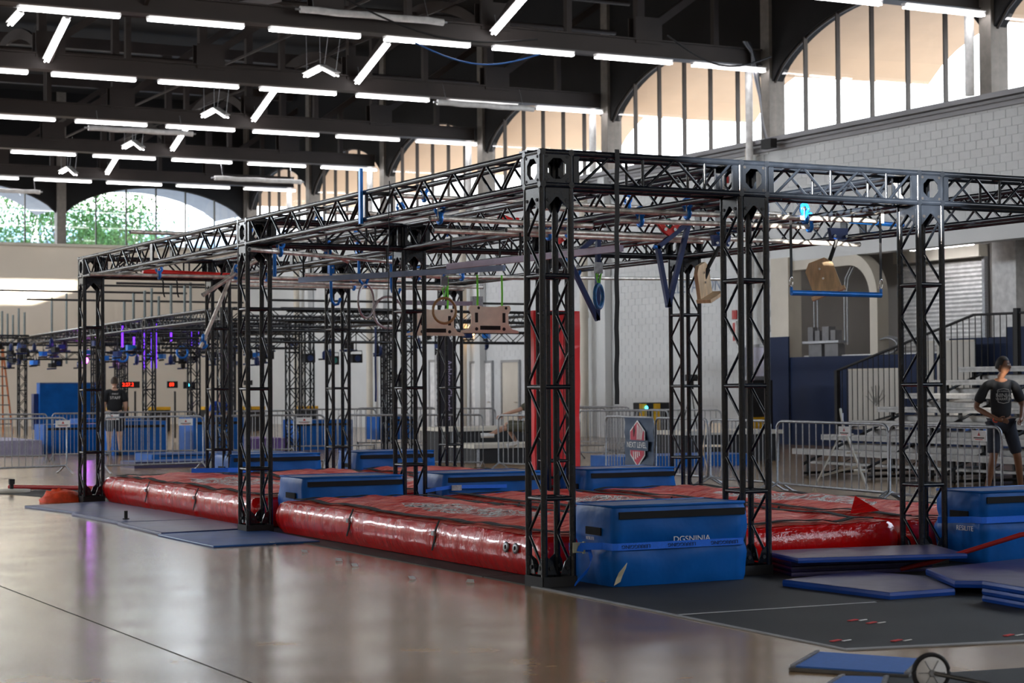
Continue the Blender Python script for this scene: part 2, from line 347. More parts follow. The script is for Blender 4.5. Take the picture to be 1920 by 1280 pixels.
# side bay behind the right wall
struct('wall_alcove',B().b2((26.2,8,0),(26.6,29.5,5.6),wallg).b2((HW+.4,29.1,0),(26.2,29.5,5.6),wallg).b2((HW+.4,8,5.6),(26.6,29.5,5.8),dark).b2((HW+.4,7.8,0),(26.6,8,5.6),wallg))
def roll_door(y0,y1,z1,lab):
    t=thing('roll_up_door',lab,'door',(26.12,(y0+y1)/2,0)); w_=(y1-y0)
    s=B()
    for i in range(int(z1/.11)): s.add([(-.02,-w_/2,.11*i),(-.02,w_/2,.11*i),(-.055,w_/2,.11*i+.055),(-.055,-w_/2,.11*i+.055),(-.02,w_/2,.11*i+.11),(-.02,-w_/2,.11*i+.11)],[(0,1,2,3),(3,2,4,5)],white)
    part(t,'slat_curtain',s,kind='stuff'); 
    for sy in(-1,1): part(t,'guide_rail',B().box((-.06,sy*(w_/2+.05),z1/2),(.12,.1,z1),galv))
    part(t,'roller_housing',B().box((-.15,0,z1+.15),(.3,w_+.2,.3),cream))
roll_door(24.7,27.9,4.8,'white slatted roll-up door nearest the curved frame'); roll_door(19.3,22.9,4.8,'white slatted roll-up door behind the bleacher, beyond the square column'); roll_door(14.6,18.4,4.8,'white slatted roll-up door at the right edge')
struct('trim_3',B().b2((25.5,22.9,0),(26.15,23.75,5.6),white))       # square column in the side bay
# rounded portal frame
pp=[(HW+.2,28.7,4.75)]+[(HW+.2,26.3-1.0*sin(a),3.75+1.0*cos(a)) for a in [PI/2*i/10 for i in range(11)]]+[(HW+.2,25.3,0)]
struct('trim_4',B().band(pp,.35,.3,cream,(1,0,0)))
struct('trim_5',B().b2((HW-.12,28.7,0),(HW+.3,29.5,4.95),cream))
struct('trim_6',B().b2((HW-.15,28.68,0),(HW-.11,29.52,2.85),navy).b2((HW-.1,20.5,0),(HW+.1,28.68,2.3),navy).b2((HW+.3,20.5,2.3),(HW+.34,28.6,2.34),white))
for k,(y,z1) in enumerate(((28.2,4.6),(28.05,4.6),(26.9,4.6),(26.78,4.6))):
    tag(obj('conduit',B().path([(HW+.35,y,2.6),(HW+.35,y,z1-.6),(HW+.35,y-.05,z1-.3),(HW+.35,y-.3,z1)],.022,galv,6),loc=(0,0,0)),'grey conduit pipe rising above the electrical boxes, %s from the left'%('first','second','third','fourth')[k],'conduit','conduits above the electrical boxes')
t=thing('electrical_panel','row of grey electrical boxes on a shelf above the navy wall','electrical box',(HW+.3,27.6,2.35))
part(t,'shelf',B().b2((-.2,-.75,.3),(.15,.8,.36),galv))
for i,(y,hh,ww) in enumerate(((.55,.36,.22),(.25,.26,.2),(-.1,.36,.28),(-.42,.26,.2))): part(t,'box',B().b2((-.12,y-ww/2,.37),(.1,y+ww/2,.37+hh),mat('grey_enclosure',(.16,.16,.17),.5)))
for y in (.35,-.35): part(t,'lower_box',B().b2((-.12,y-.28,-.08),(.1,y+.28,.28),mat('grey_enclosure',(.16,.16,.17),.5)))
cb=B()
for i in range(5): cb.path([(HW+.1+.03*i,24.9+.42*cos(a),2.52+.2*sin(a)+.01*i) for a in [2*PI*k/20 for k in range(20)]],.02,galv,5,True)
tag(obj('cable_coil',cb),'coil of pale cable lying on top of the navy wall','cable')
def batten(name,label,a,b_,group=None,par=None,hang=None):
    """fluorescent batten: white channel housing with two tubes below"""
    a,b_=V(a),V(b_); c=(a+b_)/2; L_=(b_-a).length; t=thing(name,label,'ceiling light',c,0,group); t.rotation_mode='QUATERNION'; t.rotation_quaternion=(b_-a).to_track_quat('X','Z')
    key=round(L_,1)
    if key not in batten.c:
        h=B().box((0,0,.05),(L_,.1,.06),white).box((0,0,.09),(L_*.98,.2,.02),white)
        e=[B().tube((-L_/2+.03,y,0),(L_/2-.03,y,0),.022,tubeem,6).mesh('tube') for y in(-.05,.05)]
        batten.c[key]=(h.mesh('housing'),e)
    h,e=batten.c[key]; part(t,'housing',h)
    for q in e: part(t,'tube',q)
    if hang:
        for s in(-.4,.4): part(t,'hanger',B().tube((L_*s,0,.08),(L_*s,0,.08+hang),.008,galv,4))
    return t
batten.c={}
batten('pendant_light','fluorescent batten hung in the side bay beside the square column',(25.2,26.5,5.05),(25.2,24.1,5.05),hang=.45)

# ------------------------------------------------------------ roof trusses and lights
TY=[21.2,29.9,38.6,47.3,56.0,64.7]; XP=[19.25,14.75,10.25,5.75,1.25,-3.25,-7.75,-12.25,-16.75]
ordn=['first','second','third','fourth','fifth','sixth','seventh','eighth','ninth','tenth','eleventh','twelfth']
names=['nearest','second','third','fourth','fifth','farthest']
for k,y in enumerate(TY):
    t=thing('roof_truss','brown steel roof truss, %s from the camera'%names[k],'roof truss',(0,y,0))
    zc=10.2
    part(t,'bottom_chord',B().b2((XL,-.17,zc),(22.8,.17,zc+.4),beam).b2((XL,-.24,zc-.03),(22.8,.24,zc),beam).b2((XL,-.24,zc+.38),(22.8,.24,zc+.42),beam))
    part(t,'top_chord',B().b2((XL,-.17,13.9),(22.8,.17,14.3),beam))
    for i,x in enumerate(XP):
        part(t,'gusset_plate',B().b2((x-.4,-.2,zc+.3),(x+.4,-.16,zc+1.0),beam).b2((x-.4,.16,zc+.3),(x+.4,.2,zc+1.0),beam))
        part(t,'vertical',B().b2((x-.3,-.11,zc+.35),(x-.08,.11,14),beam))
        q=B(); a=V((x+.15,0,zc+.75)); c=V((x+4.3,0,13.9)); d=(c-a); m3=d.to_track_quat('X','Z').to_matrix(); q.box((a+c)/2,(d.length,.2,.2),beam,mtx=m3); part(t,'diagonal',q)
        part(t,'sub_vertical',B().b2((x+2.1,-.09,zc+.4),(x+2.25,.09,12.4),beam))
    part(t,'bearing_end',B().tube((22.65,0,ZS),(22.65,0,zc+.1),.11,white,12) if k!=1 else B().tube((22.65,.2,ZS-4),(22.65,.2,zc+.1),.1,white,10))
    # fixtures under the bottom chord
    for j in range(12):
        x=21.65-2.95*j
        if k==0 and j<7 and j>2: pass
        batten('batten_light','double tube batten light under the %s roof truss, %s from the window wall'%(names[k],ordn[j]),(x-1.17,y-.32,10.0),(x+1.17,y-.32,10.0),'battens under the %s roof truss'%names[k])
# longitudinal purlins and ribs between trusses
for i,x in enumerate((14.75,5.75,-3.25,-12.25)):
    for k in range(5):
        y0,y1=TY[k]+.2,TY[k+1]-.2; ym=(y0+y1)/2; N=12
        pts=[(x,y0+(y1-y0)*s/N,10.5+1.3*(1-((s/N)*2-1)**2)) for s in range(N+1)]
        tag(obj('arched_rib',B().band(pts,.3,.08,beam,(0,0,1)),None),'dark arched roof rib between %s and %s trusses, %s from the window wall'%(names[k],names[k+1],ordn[i]),'roof rib','arched ribs between the trusses')
for k in range(1,6):
    y=TY[k]; c='bay between trusses %s and %s'%(names[k-1],names[k])
    batten('rib_light','steep paired fluorescent batten rising from the %s roof truss'%names[k],(14.6,y-.35,10.35),(14.6,y-2.6,11.15),hang=.35)
    if k==1: batten('rib_light','steep paired fluorescent batten at the upper left over the row lights',(5.6,y+8.35,10.35),(5.6,y+6.2,11.1))
    yc=y-3.9
    if k>1:
        batten('rib_light','far half of the small chevron of lights before the %s truss'%names[k],(12.1,yc+1.25,10.05),(12.1,yc+.03,10.1),hang=1.2)
        batten('rib_light','near half of the small chevron of lights before the %s truss'%names[k],(12.1,yc,10.1),(12.1,yc-1.0,9.75),hang=1.2)
batten('rib_light','far half of the small chevron of lights at the far left',(4.2,36.4,10.9),(4.2,35.2,11.0)); 
for k in range(1,6):
    for x,z in ((14.6,11.5),(12.1,11.35)):
        tag(obj('light_rail',B().b2((x-.03,TY[k-1],z),(x+.03,TY[k],z+.06),beam)),'thin roof rail carrying slanted lights before the %s truss, %s one'%(names[k],'right' if x>13 else 'left'),'rail')
# ducts
for j in range(3):
    tag(obj('insulated_duct',B().path([(6.6+.5*j,33.5,11.3-.25*j),(9.2+.5*j,32.8,12.0-.25*j)],.12,conc,8).tube((7.6+.5*j,33.2,11.58-.25*j),(7.8+.5*j,33.16,11.64-.25*j),.13,white),None),'foil banded insulated duct in the roof, %s of three'%('highest','middle','lowest')[j],'duct','insulated ducts')
for j,(y,z) in enumerate(((34.4,11.7),(35.2,11.2),(43.2,11.5),(33.6,12.4))):
    tag(obj('roof_pipe',B().tube((XL,y,z),(21,y,z),.07,beam,8)),'long horizontal pipe under the dark roof, %s one'%('lower near','low middle','far','high near')[j],'pipe','pipes under the roof')
for (xa,xb,y,z,l) in ((9.36,13.1,29.3,10.5,'second roof truss, upper centre'),(16.93,20.12,37.75,9.9,'third roof truss'),(8.96,12.36,46.45,9.76,'fourth roof truss, above a lit batten'),(16.17,19.62,55.5,9.4,'fifth roof truss'),(10.0,11.82,64.2,9.5,'farthest roof truss at the left edge')):
    t=thing('rolled_screen','white rolled fabric screen hung under the '+l,'screen',((xa+xb)/2,y,z)); L_=xb-xa
    part(t,'fabric_roll',B().path([(-L_/2+L_*i/8,0,.012*sin(i*2.1)) for i in range(9)],.085,white,10)); [part(t,'hanger',B().tube((L_*e_,.05,.06),(L_*e_,.3,.6),.008,galv,4)) for e_ in(-.4,.4)]; part(t,'core_pipe',B().tube((-L_/2-.12,0,0),(L_/2+.1,0,0),.03,galv,8))
# cable bundle at the pier
cbl=thing('cable_bundle','bundle of grey and blue cables dropping down the wall pier into a black cover','cable',(22.5,29.6,8))
for i in range(8):
    random.seed(i); o1=random.uniform(-.12,.12); part(cbl,'cable',B().path([(-.35+o1,-.1,2.75),(-.1,.1*o1,2.55+o1),(0+o1,0,2.1),(.05+o1*.5,-.15+o1*.3,1.3),(.02,-.3+o1*.3,.6),(.05,-.45+o1*.3,.1)],.022,mat('blue_cable',(.02,.12,.4),.5) if i==3 else (conc if i%2 else blackm),5))
part(cbl,'cover',B().box((.05,-.55,-.02),(.2,.45,.25),blackm))
for i,(a,b_) in enumerate((((10,28.9,10.9),(15.5,28.9,10.2)),((19.3,28.9,10.6),(22.6,29,10.3)))):
    N=10; a,b_=V(a),V(b_); tag(obj('cable',B().path([a.lerp(b_,s/N)+V((0,0,-.5*sin(PI*s/N))) for s in range(N+1)],.025,blackm,5)),('black cable sagging along the second truss','dark cable sagging near the window end of the second truss')[i],'cable')
N=14; a,b_=V((12.3,29.3,9.95)),V((15.8,29.3,9.92)); tag(obj('cable',B().path([a.lerp(b_,s/N)+V((0,0,-.4*sin(PI*s/N))) for s in range(N+1)],.02,mat('blue_cable',(.02,.12,.4),.5),5)),'blue cable looping below a batten light','cable')
tag(obj('downpipe',B().tube((22.75,30.3,0),(22.75,30.3,8),.09,cream,10).tube((22.75,30.3,5.2),(22.75,30.3,5.4),.11,cream,10)),'cream downpipe on the wall pier by the cable bundle','pipe')
for i,y in enumerate((39.3,47.9,56.2,64)):
    tag(obj('downpipe',B().tube((22.7,y,0),(22.7,y,8),.13,cream,10).tube((22.7,y,3.7),(22.7,y,3.9),.15,cream,10).b2((22.75,y-1.2,0),(22.98,y-.8,8),wallp)),'cream downpipe and pilaster on the white block wall, %s from the right'%('first','second','third','fourth')[i],'pipe')
tag(obj('fire_alarm',B().b2((22.9,31.6,7.2),(22.98,31.8,7.4),reds)),'small red fire alarm high on the white wall','alarm')

# ------------------------------------------------------------ truss rig
PB,A1,A2,H=1.856,6.72,13.36,3.42
BX=.305; HB=BX/2; S=.127; RT=.026
ROWY=[0,A1,A2]
leg_me=B().tube((0,0,.05),(0,0,H-BX-.0),RT,black,12).mesh('leg')
ZN=[.13+.29*k for k in range(11)]; ZR=[.69,1.56,2.43]
def face_frames(): return [((1,0),(0,-S)),((1,0),(0,S)),((0,1),(-S,0)),((0,1),(S,0))]
def tower_meshes(n=7):
    out=[]
    for fi,((ax,ay),(cx,cy)) in enumerate(face_frames()):
        for k in range(10 if ax==0 else 0):
            s0=1 if k%2 else -1
            za,zb=ZN[k]+.015,ZN[k+1]-.03
            a=(cx+ax*S*s0*.85,cy+ay*S*s0*.85,za); c=(cx-ax*S*s0*.85,cy-ay*S*s0*.85,zb)
            out.append(('brace',B().tube(a,c,.0125,black,n,cap=False).mesh('brace')))
        for z in ZR: out.append(('rung',B().tube((cx-ax*S,cy-ay*S,z),(cx+ax*S,cy+ay*S,z),.019,black,n+3,cap=False).mesh('rung')))
    pl=B()
    for (ax,ay),(cx,cy) in face_frames():
        w=S*1.15
        o=(cx*1.19,cy*1.19,0)
        pl.prism([(-w,.0),(w,.0),(w,.085),(-w,.085)],o,(ax,ay,0),(0,0,1),.008,blackm)
    out.append(('base_frame',pl.mesh('base_frame')))
    gp=B(); tp=B()
    for (ax,ay),(cx,cy) in face_frames():
        w=S*.8; o=(cx,cy,0)
        for s in(-1,1):
            gp.prism([(s*w,.1),(s*w,.24),(s*w*.55,.2),(s*w*.2,.1)][::s],o,(ax,ay,0),(0,0,1),.01,black); gp.tube((cx+ax*s*w*.72-cx*.1,cy+ay*s*w*.72-cy*.1,.15),(cx*1.12+ax*s*w*.72,cy*1.12+ay*s*w*.72,.15),.016,blackm,8)
    out.append(('corner_gusset',gp.mesh('corner_gusset')))
    zt=H-BX
    for (ax,ay),(cx,cy) in face_frames():
        w=S*.82; o=(cx*1.1,cy*1.1,0)
        tp.prism([(-w,zt-.07),(w,zt-.07),(w,zt),(-w,zt)],o,(ax,ay,0),(0,0,1),.012,black)
        for s in(-1,1):
            tp.prism([(s*w,zt-.07),(s*w,zt-.17),(s*w*.12,zt-.07)][::s],o,(ax,ay,0),(0,0,1),.014,black)
            d=.012/1; tp.tube((cx*1.1+ax*s*w*.78,cy*1.1+ay*s*w*.78,zt-.095),(cx*1.2+ax*s*w*.78,cy*1.2+ay*s*w*.78,zt-.095),.014,blackm,8)
    out.append(('top_bracket',tp.mesh('top_bracket')))
    return out
TM=tower_meshes()
foot_me=B().b2((-.15,-.15,0.0),(.15,.15,.02),blackm).mesh('foot_plate')
def make_tower(loc,label,group=None):
    t=thing('truss_tower',label,'truss',loc,0,group)
    for sx in(-1,1):
        for sy in(-1,1): obj('leg',leg_me,t,(sx*S,sy*S,0))
    for n_,m in TM: obj(n_,m,t)
    part(t,'foot_plate',foot_me)
    return t
def octo(r,ph=PI/8): return [(r*cos(ph+PI/4*i),r*sin(ph+PI/4*i)) for i in range(8)]
def sq8(h): return [(h,h*.4142),(h*.4142 if 0 else h,h),(-h*.0+0*h,h),(-h,h),(-h,h*.4142-.8284*h),(-h,-h),(0,-h),(h,-h)]
def plate_mesh():
    h=HB-.035; oc=octo(.088)
    outer=[(h,h*.41),(h*.41,h),(-h*.41,h),(-h,h*.41),(-h,-h*.41),(-h*.41,-h),(h*.41,-h),(h,-h*.41)]
    b=B().ringplate(outer,oc,(0,0,0),(1,0,0),(0,0,1),.01,black)
    for sx in(-1,1):
        for sz in(-1,1):
            b.prism([(sx*h,sz*h),(sx*h*.41,sz*h),(sx*h,sz*h*.41)][::(-1 if sx*sz>0 else 1)],(0,0,0),(1,0,0),(0,0,1),.01,black)
            b.tube((sx*.092,.0055,sz*.092),(sx*.092,-.0075,sz*.092),.0125,blackm,8)
    return b.mesh('face_plate')
PLM=plate_mesh()
edge_me={a:B().tube(*([(-HB,0,0),(HB,0,0)] if a=='x' else [(0,-HB,0),(0,HB,0)]),RT,black,12).mesh('edge_tube') for a in 'xy'}
post_me=B().tube((0,0,-S),(0,0,S),RT*.9,black,10).mesh('corner_post')
def make_block(loc,label,group=None):
    t=thing('corner_block',label,'truss',loc,0,group)
    d=HB-.012
    obj('face_plate',PLM,t,(0,-d,0)); obj('face_plate',PLM,t,(0,d,0),(0,0,PI)); obj('face_plate',PLM,t,(-d,0,0),(0,0,-PI/2)); obj('face_plate',PLM,t,(d,0,0),(0,0,PI/2))
    obj('face_plate',PLM,t,(0,0,d),(-PI/2,0,0)); obj('face_plate',PLM,t,(0,0,-d),(PI/2,0,0))
    for s in(-1,1):
        for u in(-1,1):
            obj('edge_tube',edge_me['x'],t,(0,s*S,u*S)); obj('edge_tube',edge_me['y'],t,(s*S,0,u*S)); obj('corner_post',post_me,t,(s*S,u*S,0))
    return t
def beam_meshes(L_,pat,n=7):
    """beam along local x from 0..L_, centre line at z=0; pat = list of x nodes & kinds for side faces"""
    out=[]
    ch=B().tube((0,0,0),(L_,0,0),RT,black,12).mesh('chord')
    for sy in(-1,1):
        for sz in(-1,1): out.append(('chord',ch,(0,sy*S,sz*S)))
    ep=B()
    for sy in (-1,1): ep.b2((0,sy*S-.012,-S),(.05,sy*S+.012,S),black)
    ep.b2((0,-S,-S-.01),(.03,S,-S+.02),black).b2((0,-S,S-.02),(.03,S,S+.01),black); em=ep.mesh('end_frame')
    out.append(('end_frame',em,(0,0,0))); out.append(('end_frame',em,(L_-.05,0,0)))
    for (x0,x1,s0,s1) in pat:
        side=B().tube((x0,0,s0*S*.86),(x1,0,s1*S*.86),.0125,black,n,cap=False).mesh('brace'); out.append(('brace',side,(0,-S,0))); out.append(('brace',side,(0,S,0)))
    xr=B().tube((0,-S,0),(0,S,0),.0115,black,n,cap=False).mesh('cross_rung')
    for f_ in (.2,.5,.8):
        for sz in(-1,1): out.append(('cross_rung',xr,(L_*f_,0,sz*S)))
    return out
GB=PB-BX
patB=[(.08,.33,-1,1),(.37,.6,1,-1),(.64,.64,-1,1),(.68,.93,-1,1),(.97,1.2,1,-1),(1.23,1.23,-1,1),(1.27,1.48,-1,1)]
BM=beam_meshes(GB,patB)
GA=(A1-BX)/2
patA=[]; nd=10
for i in range(nd):
    x0=.08+(GA-.16)*i/nd; x1=.08+(GA-.16)*(i+1)/nd; patA.append((x0+.02,x1-.02,-1 if i%2 else 1,1 if i%2 else -1))
AM=beam_meshes(GA,patA)
def make_beam(ms,loc,rz,label,group=None):
    t=thing('truss_beam',label,'truss',loc,rz,group)
    for n_,m,l in ms: obj(n_,m,t,l)
    return t
rowname=['front','middle','back']; colname=['leftmost lane line','second lane line from left','third lane line from left','right-hand lane line']
zb=H-HB
for i,y in enumerate(ROWY):
    for j in range(4):
        x=j*PB; l='%s row, %s'%(rowname[i],('leftmost','second from left','third from left','rightmost')[j])
        make_tower((x,y,0),'black lattice truss tower of the near rig, '+l); make_block((x,y,zb),'square black corner block with octagonal holes on a tower, '+l)
        if j<3: make_beam(BM,(x+HB,y,zb),0,'short black truss beam of the near rig, %s row, %s span from the left'%(rowname[i],('first','second','third')[j]))
        if i<2:
            for h_ in(0,1): make_beam(AM,(x,y+HB+h_*GA,zb),PI/2,'long black truss beam, %s, %s segment from the camera'%(colname[j],('first','second','third','fourth')[2*i+h_]))
tag(obj('spigot_plate',B().box((-.02,.29,H+.015),(.1,.14,.03),black)),'small black block on top of the beam beside the front corner block','plate')

# ------------------------------------------------------------ pipes, clamps
def pipe(label,a,b_,r=.024,m=steel):
    a,b_=V(a),V(b_); t=thing('scaffold_pipe',label,'pipe',a); d=b_-a
    n_=10; q=B().tube((0,0,0),d,r,m,n_,cap=False).tube(d*.0,d*.001,r*.8,blackm,n_); part(t,'tube',q)
    for k in (0,1): part(t,'pipe_end',B().path([(d*(k*.998+.001))+(d.to_track_quat('Z','Y')@V((r*cos(a_),r*sin(a_),0))) for a_ in [2*PI*i/10 for i in range(10)]],.004,galv,4,True))
    return t
clamp_b=B().path([(0,.04*cos(a),.04*sin(a)) for a in [2*PI*i/10 for i in range(10)]],.019,bluep,6,True).path([(.04*cos(a),0,.085+.04*sin(a)) for a in [2*PI*i/10 for i in range(10)]],.019,bluep,6,True).box((0,0,.042),(.05,.05,.03),bluep).mesh('clamp_body')
bolt_b=B().tube((.0,0,-.03),(.0,0,.06),.006,chrome,6).box((.0,.0,.06),(.022,.022,.015),chrome).mesh('bolt')
def clamp(loc,near,rz=0,m=None):
    loc=(loc[0],loc[1],loc[2]); near=near.replace('steel pipe','pipe').replace('the the','the')
    t=thing('pipe_clamp','blue swivel clamp holding '+near,'clamp',loc,rz); part(t,'clamp_body',clamp_b); part(t,'bolt',bolt_b,(.04,.05,.03)); part(t,'bolt',bolt_b,(-.04,-.05,.03)); return t
ZL=3.065; ZT=H+.03
P_=[('pale steel pipe jutting left over the far end of the rig',(-.64,9.3,ZT),(3.9,9.6,ZT),[.9,2.4]),
('steel pipe lying over the lane beams, open end behind the left middle tower',(.5,7.8,ZT),(5.4,8.0,ZT),[1.2,2.9]),
('steel pipe on top of the rig with open end left of the front corner block',(.42,4.02,ZT),(5.4,4.2,ZT),[.8,3.2]),
('short open steel pipe seen below the joint of the left beam',(.51,5.92,ZT),(5.6,6.0,ZT),[1.4]),
('brown steel pipe across the far left opening',(-.53,11.5,ZL),(3.9,11.45,ZL),[.4,1.9]),
('steel pipe crossing the far lane above the hooks',(2.1,10.6,ZL),(5.7,10.3,ZL),[3.7]),
('steel pipe under the far end of the rig',(1.58,12.3,ZL),(5.8,12.7,ZL),[1.8,3.8]),
('bright steel pipe below the left lane beam with a red clamp',(-.0,2.2,ZL),(1.75,2.35,ZL),[.1]),
('steel pipe just behind the front corner tower, high',(.39,.9,ZL),(3.9,.85,ZL),[1.86,3.1]),
('steel pipe behind the first front span, with red clamps',(1.68,1.75,ZL),(3.8,1.6,ZL),[1.9,3.7]),
('steel pipe across the middle lane behind the blue triangle',(1.2,3.05,ZL),(5.6,3.3,ZL),[1.9,3.75]),
('long low steel pipe crossing at the right-hand lane line',(3.49,9.2,2.99),(8.2,9.75,3.08),[3.75,5.6]),
('low steel pipe over the far wooden boards',(3.3,9.9,ZL-.02),(5.6,9.9,ZL-.02),[3.8]),
('brown steel pipe under the beams beside the left middle tower',(-.25,6.2,ZL-.02),(2.2,7.6,ZL-.02),[.2]),
('bright steel pipe over the middle of the left lane',(.6,3.4,ZL),(3.8,3.6,ZL),[1.9]),
('steel pipe near the back row of towers',(2.17,12.95,ZL-.02),(5.6,12.95,ZL-.02),[3.8])]
for l,a,b_,cl in P_:
    pipe(l,a,b_)
    for c in cl:
        s=(c-a[0])/(b_[0]-a[0]); clamp((c,a[1]+(b_[1]-a[1])*s,a[2]+(b_[2]-a[2])*s),'the '+' '.join(l.split()[:7])+(', left end','')[len(cl)<2 or c!=cl[0]]+(', right end','')[len(cl)<2 or c==cl[0]],0)
# slanting wooden-brown pipes hanging at left
pipe('brown pipe slanting down left beneath the left middle tower block',(1.25,10.0,3.22),(.5,10.0,2.74),.027); clamp((.95,10,3.0),'the two crossed brown pipes, upper',.6)
pipe('long brown pipe hanging steeply beside the left middle tower',(1.0,10.15,3.15),(.52,10.15,2.08),.024); clamp((.56,10.15,2.12),'the foot of the long steep brown pipe',1.1)
pipe('short brown pipe stub slanting by the middle tower',(.85,7.0,3.17),(1.35,7.3,3.02),.025); clamp((1.0,7.05,3.1),'the short slanting stub pipe',.3)
# square rails
def rail(label,a,b_,m):
    a,b_=V(a),V(b_); d=b_-a; t=thing('box_rail',label,'rail',a); m3=d.to_track_quat('X','Z').to_matrix()
    part(t,'profile',B().box(d/2,(d.length,.045,.06),m,mtx=m3))
    for s in(.02,.45,.98):
        part(t,'hanger_strap',B().tube(d*s+V((0,0,.03)),d*s+V((0,0,.3)),.011,blackm,6)); part(t,'carabiner',B().path([d*s+V((.02*cos(q),0,.05+.035*sin(q))) for q in [2*PI*i/8 for i in range(8)]],.005,chrome,5,True))
rail('pale blue-grey box rail hung along the left lane',(.79,7.4,2.8),(1.93,4.5,2.8),mat('blue_grey_rail',(.2,.25,.38),.4,.3))
rail('pale purple box rail hung near the front corner tower',(1.31,4.56,2.8),(1.59,1.55,2.8),mat('mauve_rail',(.33,.27,.36),.4,.3))
t=thing('box_rail','mauve flat rail above the two wooden boards','rail',(2.7,8.75,2.6)); part(t,'profile',B().b2((0,-.02,0),(1.0,.02,.055),mat('mauve_rail',(.33,.27,.36),.4,.3))); part(t,'hanger_plate',B().b2((.95,-.03,-.1),(1.1,.03,.12),galv))
# trapeze bar (blue) on straps
t=thing('trapeze_bar','bright blue trapeze bar on two black straps under the front right span','trapeze bar',(3.19,1.2,2.41))
part(t,'bar',B().tube((0,0,0),(1.03,0,-.005),.025,bluep,12))
for x in(0,1.03):
    part(t,'eye_bolt',B().tube((x,0,0),(x,0,.05),.014,bluep)); part(t,'shackle',B().path([(x+.018*cos(q),0,.1+.045*sin(q)) for q in [2*PI*i/10 for i in range(10)]],.007,chrome,6,True))
    part(t,'strap',B().band([(x,0,.14),(x+.004,.004,.3),(x,0,.45),(x,0,.74)],.035,.004,blackm,(1,.3,0)))
# blue triangle frames
def tri(label,pts,y,m,rz):
    t=thing('triangle_frame',label,'obstacle frame',(pts[0][0],y,pts[0][1])); P0=[V((px-pts[0][0],0,pz-pts[0][1])) for px,pz in pts]
    R=Matrix.Rotation(rz,3,'Z')
    P0=[R@p for p in P0]
    for i in range(3):
        a,c=P0[i],P0[(i+1)%3]; d=c-a; part(t,'bar',B().box((a+c)/2,(d.length+.03,.045,.045),m,mtx=d.to_track_quat('X','Z').to_matrix()))
    part(t,'end_bolt',B().tube(P0[0]+V((-.03,-.03,0)),P0[0]+V((-.06,-.03,0)),.02,bluep))
tri('blue steel triangle frame hanging point down in the middle of the front span',[(2.87,2.94),(3.24,3.2),(2.99,2.36)],3,bluepd,0)
tri('navy steel triangle frame hanging just right of the front corner tower',[(2.42,2.86),(2.77,3.13),(2.75,2.26)],4,bluepd,0)
# pendulum boards
def pboard(label,hx,hz,px,pz,y,tilt,yaw):
    t=thing('pendulum_board',label,'hanging board',(px,y,pz)); R=Matrix.Rotation(yaw,3,'Z')@Matrix.Rotation(tilt,3,'Y')
    q=B(); N=[(-.14,-.17),(.14,-.17),(.14,.1),(.08,.17),(-.08,.17),(-.14,.1)]
    q.prism(N,(0,0,0),R@V((1,0,0)),R@V((0,0,1)),.04,wood); part(t,'board',q)
    part(t,'foot_ledge',B().box(R@V((0,-.06,-.175)),(.34,.16,.035),wood,mtx=R))
    for zz in(-.02,.08): part(t,'bolt',B().tube(R@V((0,-.02,zz)),R@V((0,-.03,zz)),.012,chrome,8))
    h=V((hx-px,0,hz-pz)); part(t,'arm',B().tube(R@V((0,.03,-.02)),h,.02,blackm,10).tube(R@V((0,.03,-.05)),(R@V((0,.03,-.02))).lerp(h,.35),.032,blackm,10))
    part(t,'pivot_plate',B().prism([(-.09,-.05),(.09,-.05),(.11,.06),(-.11,.06)],h+V((0,0,.02)),(1,0,0),(0,0,1),.05,bluepd)); 
    for s in(-1,1): part(t,'pivot_bolt',B().tube(h+V((s*.07,-.03,0)),h+V((s*.07,-.05,0)),.016,chrome,8))
pboard('wooden board with foot ledge on a black arm above the blue trapeze bar',4.33,3.02,4.14,2.62,2.0,-.35,-.7)
pboard('wooden footboard on a black arm between the triangle and second front tower',3.62,3.0,3.4,2.62,3.0,-.3,.55)
pipe('short bright blue bar above the right wooden board',(5.22,3,3.28),(5.95,3,3.26),.024,bluep)
# rings
def ring(label,c,R0,r,m,yaw,strap=None,zt=None,tilt=0):
    t=thing('hanging_ring',label,'ring',c); u=V((cos(yaw),sin(yaw),0))
    part(t,'hoop',B().path([u*R0*cos(q)+V((0,0,R0*sin(q))) for q in [2*PI*i/28 for i in range(28)]],r,m,10,True))
    if strap:
        for s in(-1,1): part(t,'strap',B().band([(0,0,R0-.02),(s*.03,0,R0+.12),(s*.02,0,(zt-c[2])*.8),(0,0,zt-c[2])],.022,.004,strap,(0,1,.3)))
        part(t,'swivel',B().box((0,0,zt-c[2]+.06),(.09,.02,.11),galv).path([(0,.02*cos(q),zt-c[2]-.01+.03*sin(q)) for q in [2*PI*i/8 for i in range(8)]],.006,chrome,5,True))
    return t
ring('blue ring taped white at the top, hung on lime webbing beside the long black strap',(2.19,3,2.44),.115,.02,mat('worn_blue_ring',(.02,.16,.42),.5,0,9,.6),.7,green,2.66)
ring('wooden ring on lime webbing left of the perforated boards',(2.91,8,2.5),.155,.017,mat('varnished_wood',(.4,.22,.09),.4),0,green,2.8)
ring('grey steel hoop seen almost edge on, hanging from a blue hook',(1.87,8,2.6),.2,.013,mat('pale_hoop',(.5,.45,.47),.3,.5),.68)
ring('large grey steel hoop hanging beside the inner middle tower',(2.16,8,2.47),.19,.015,mat('pale_hoop',(.5,.45,.47),.3,.5),0)
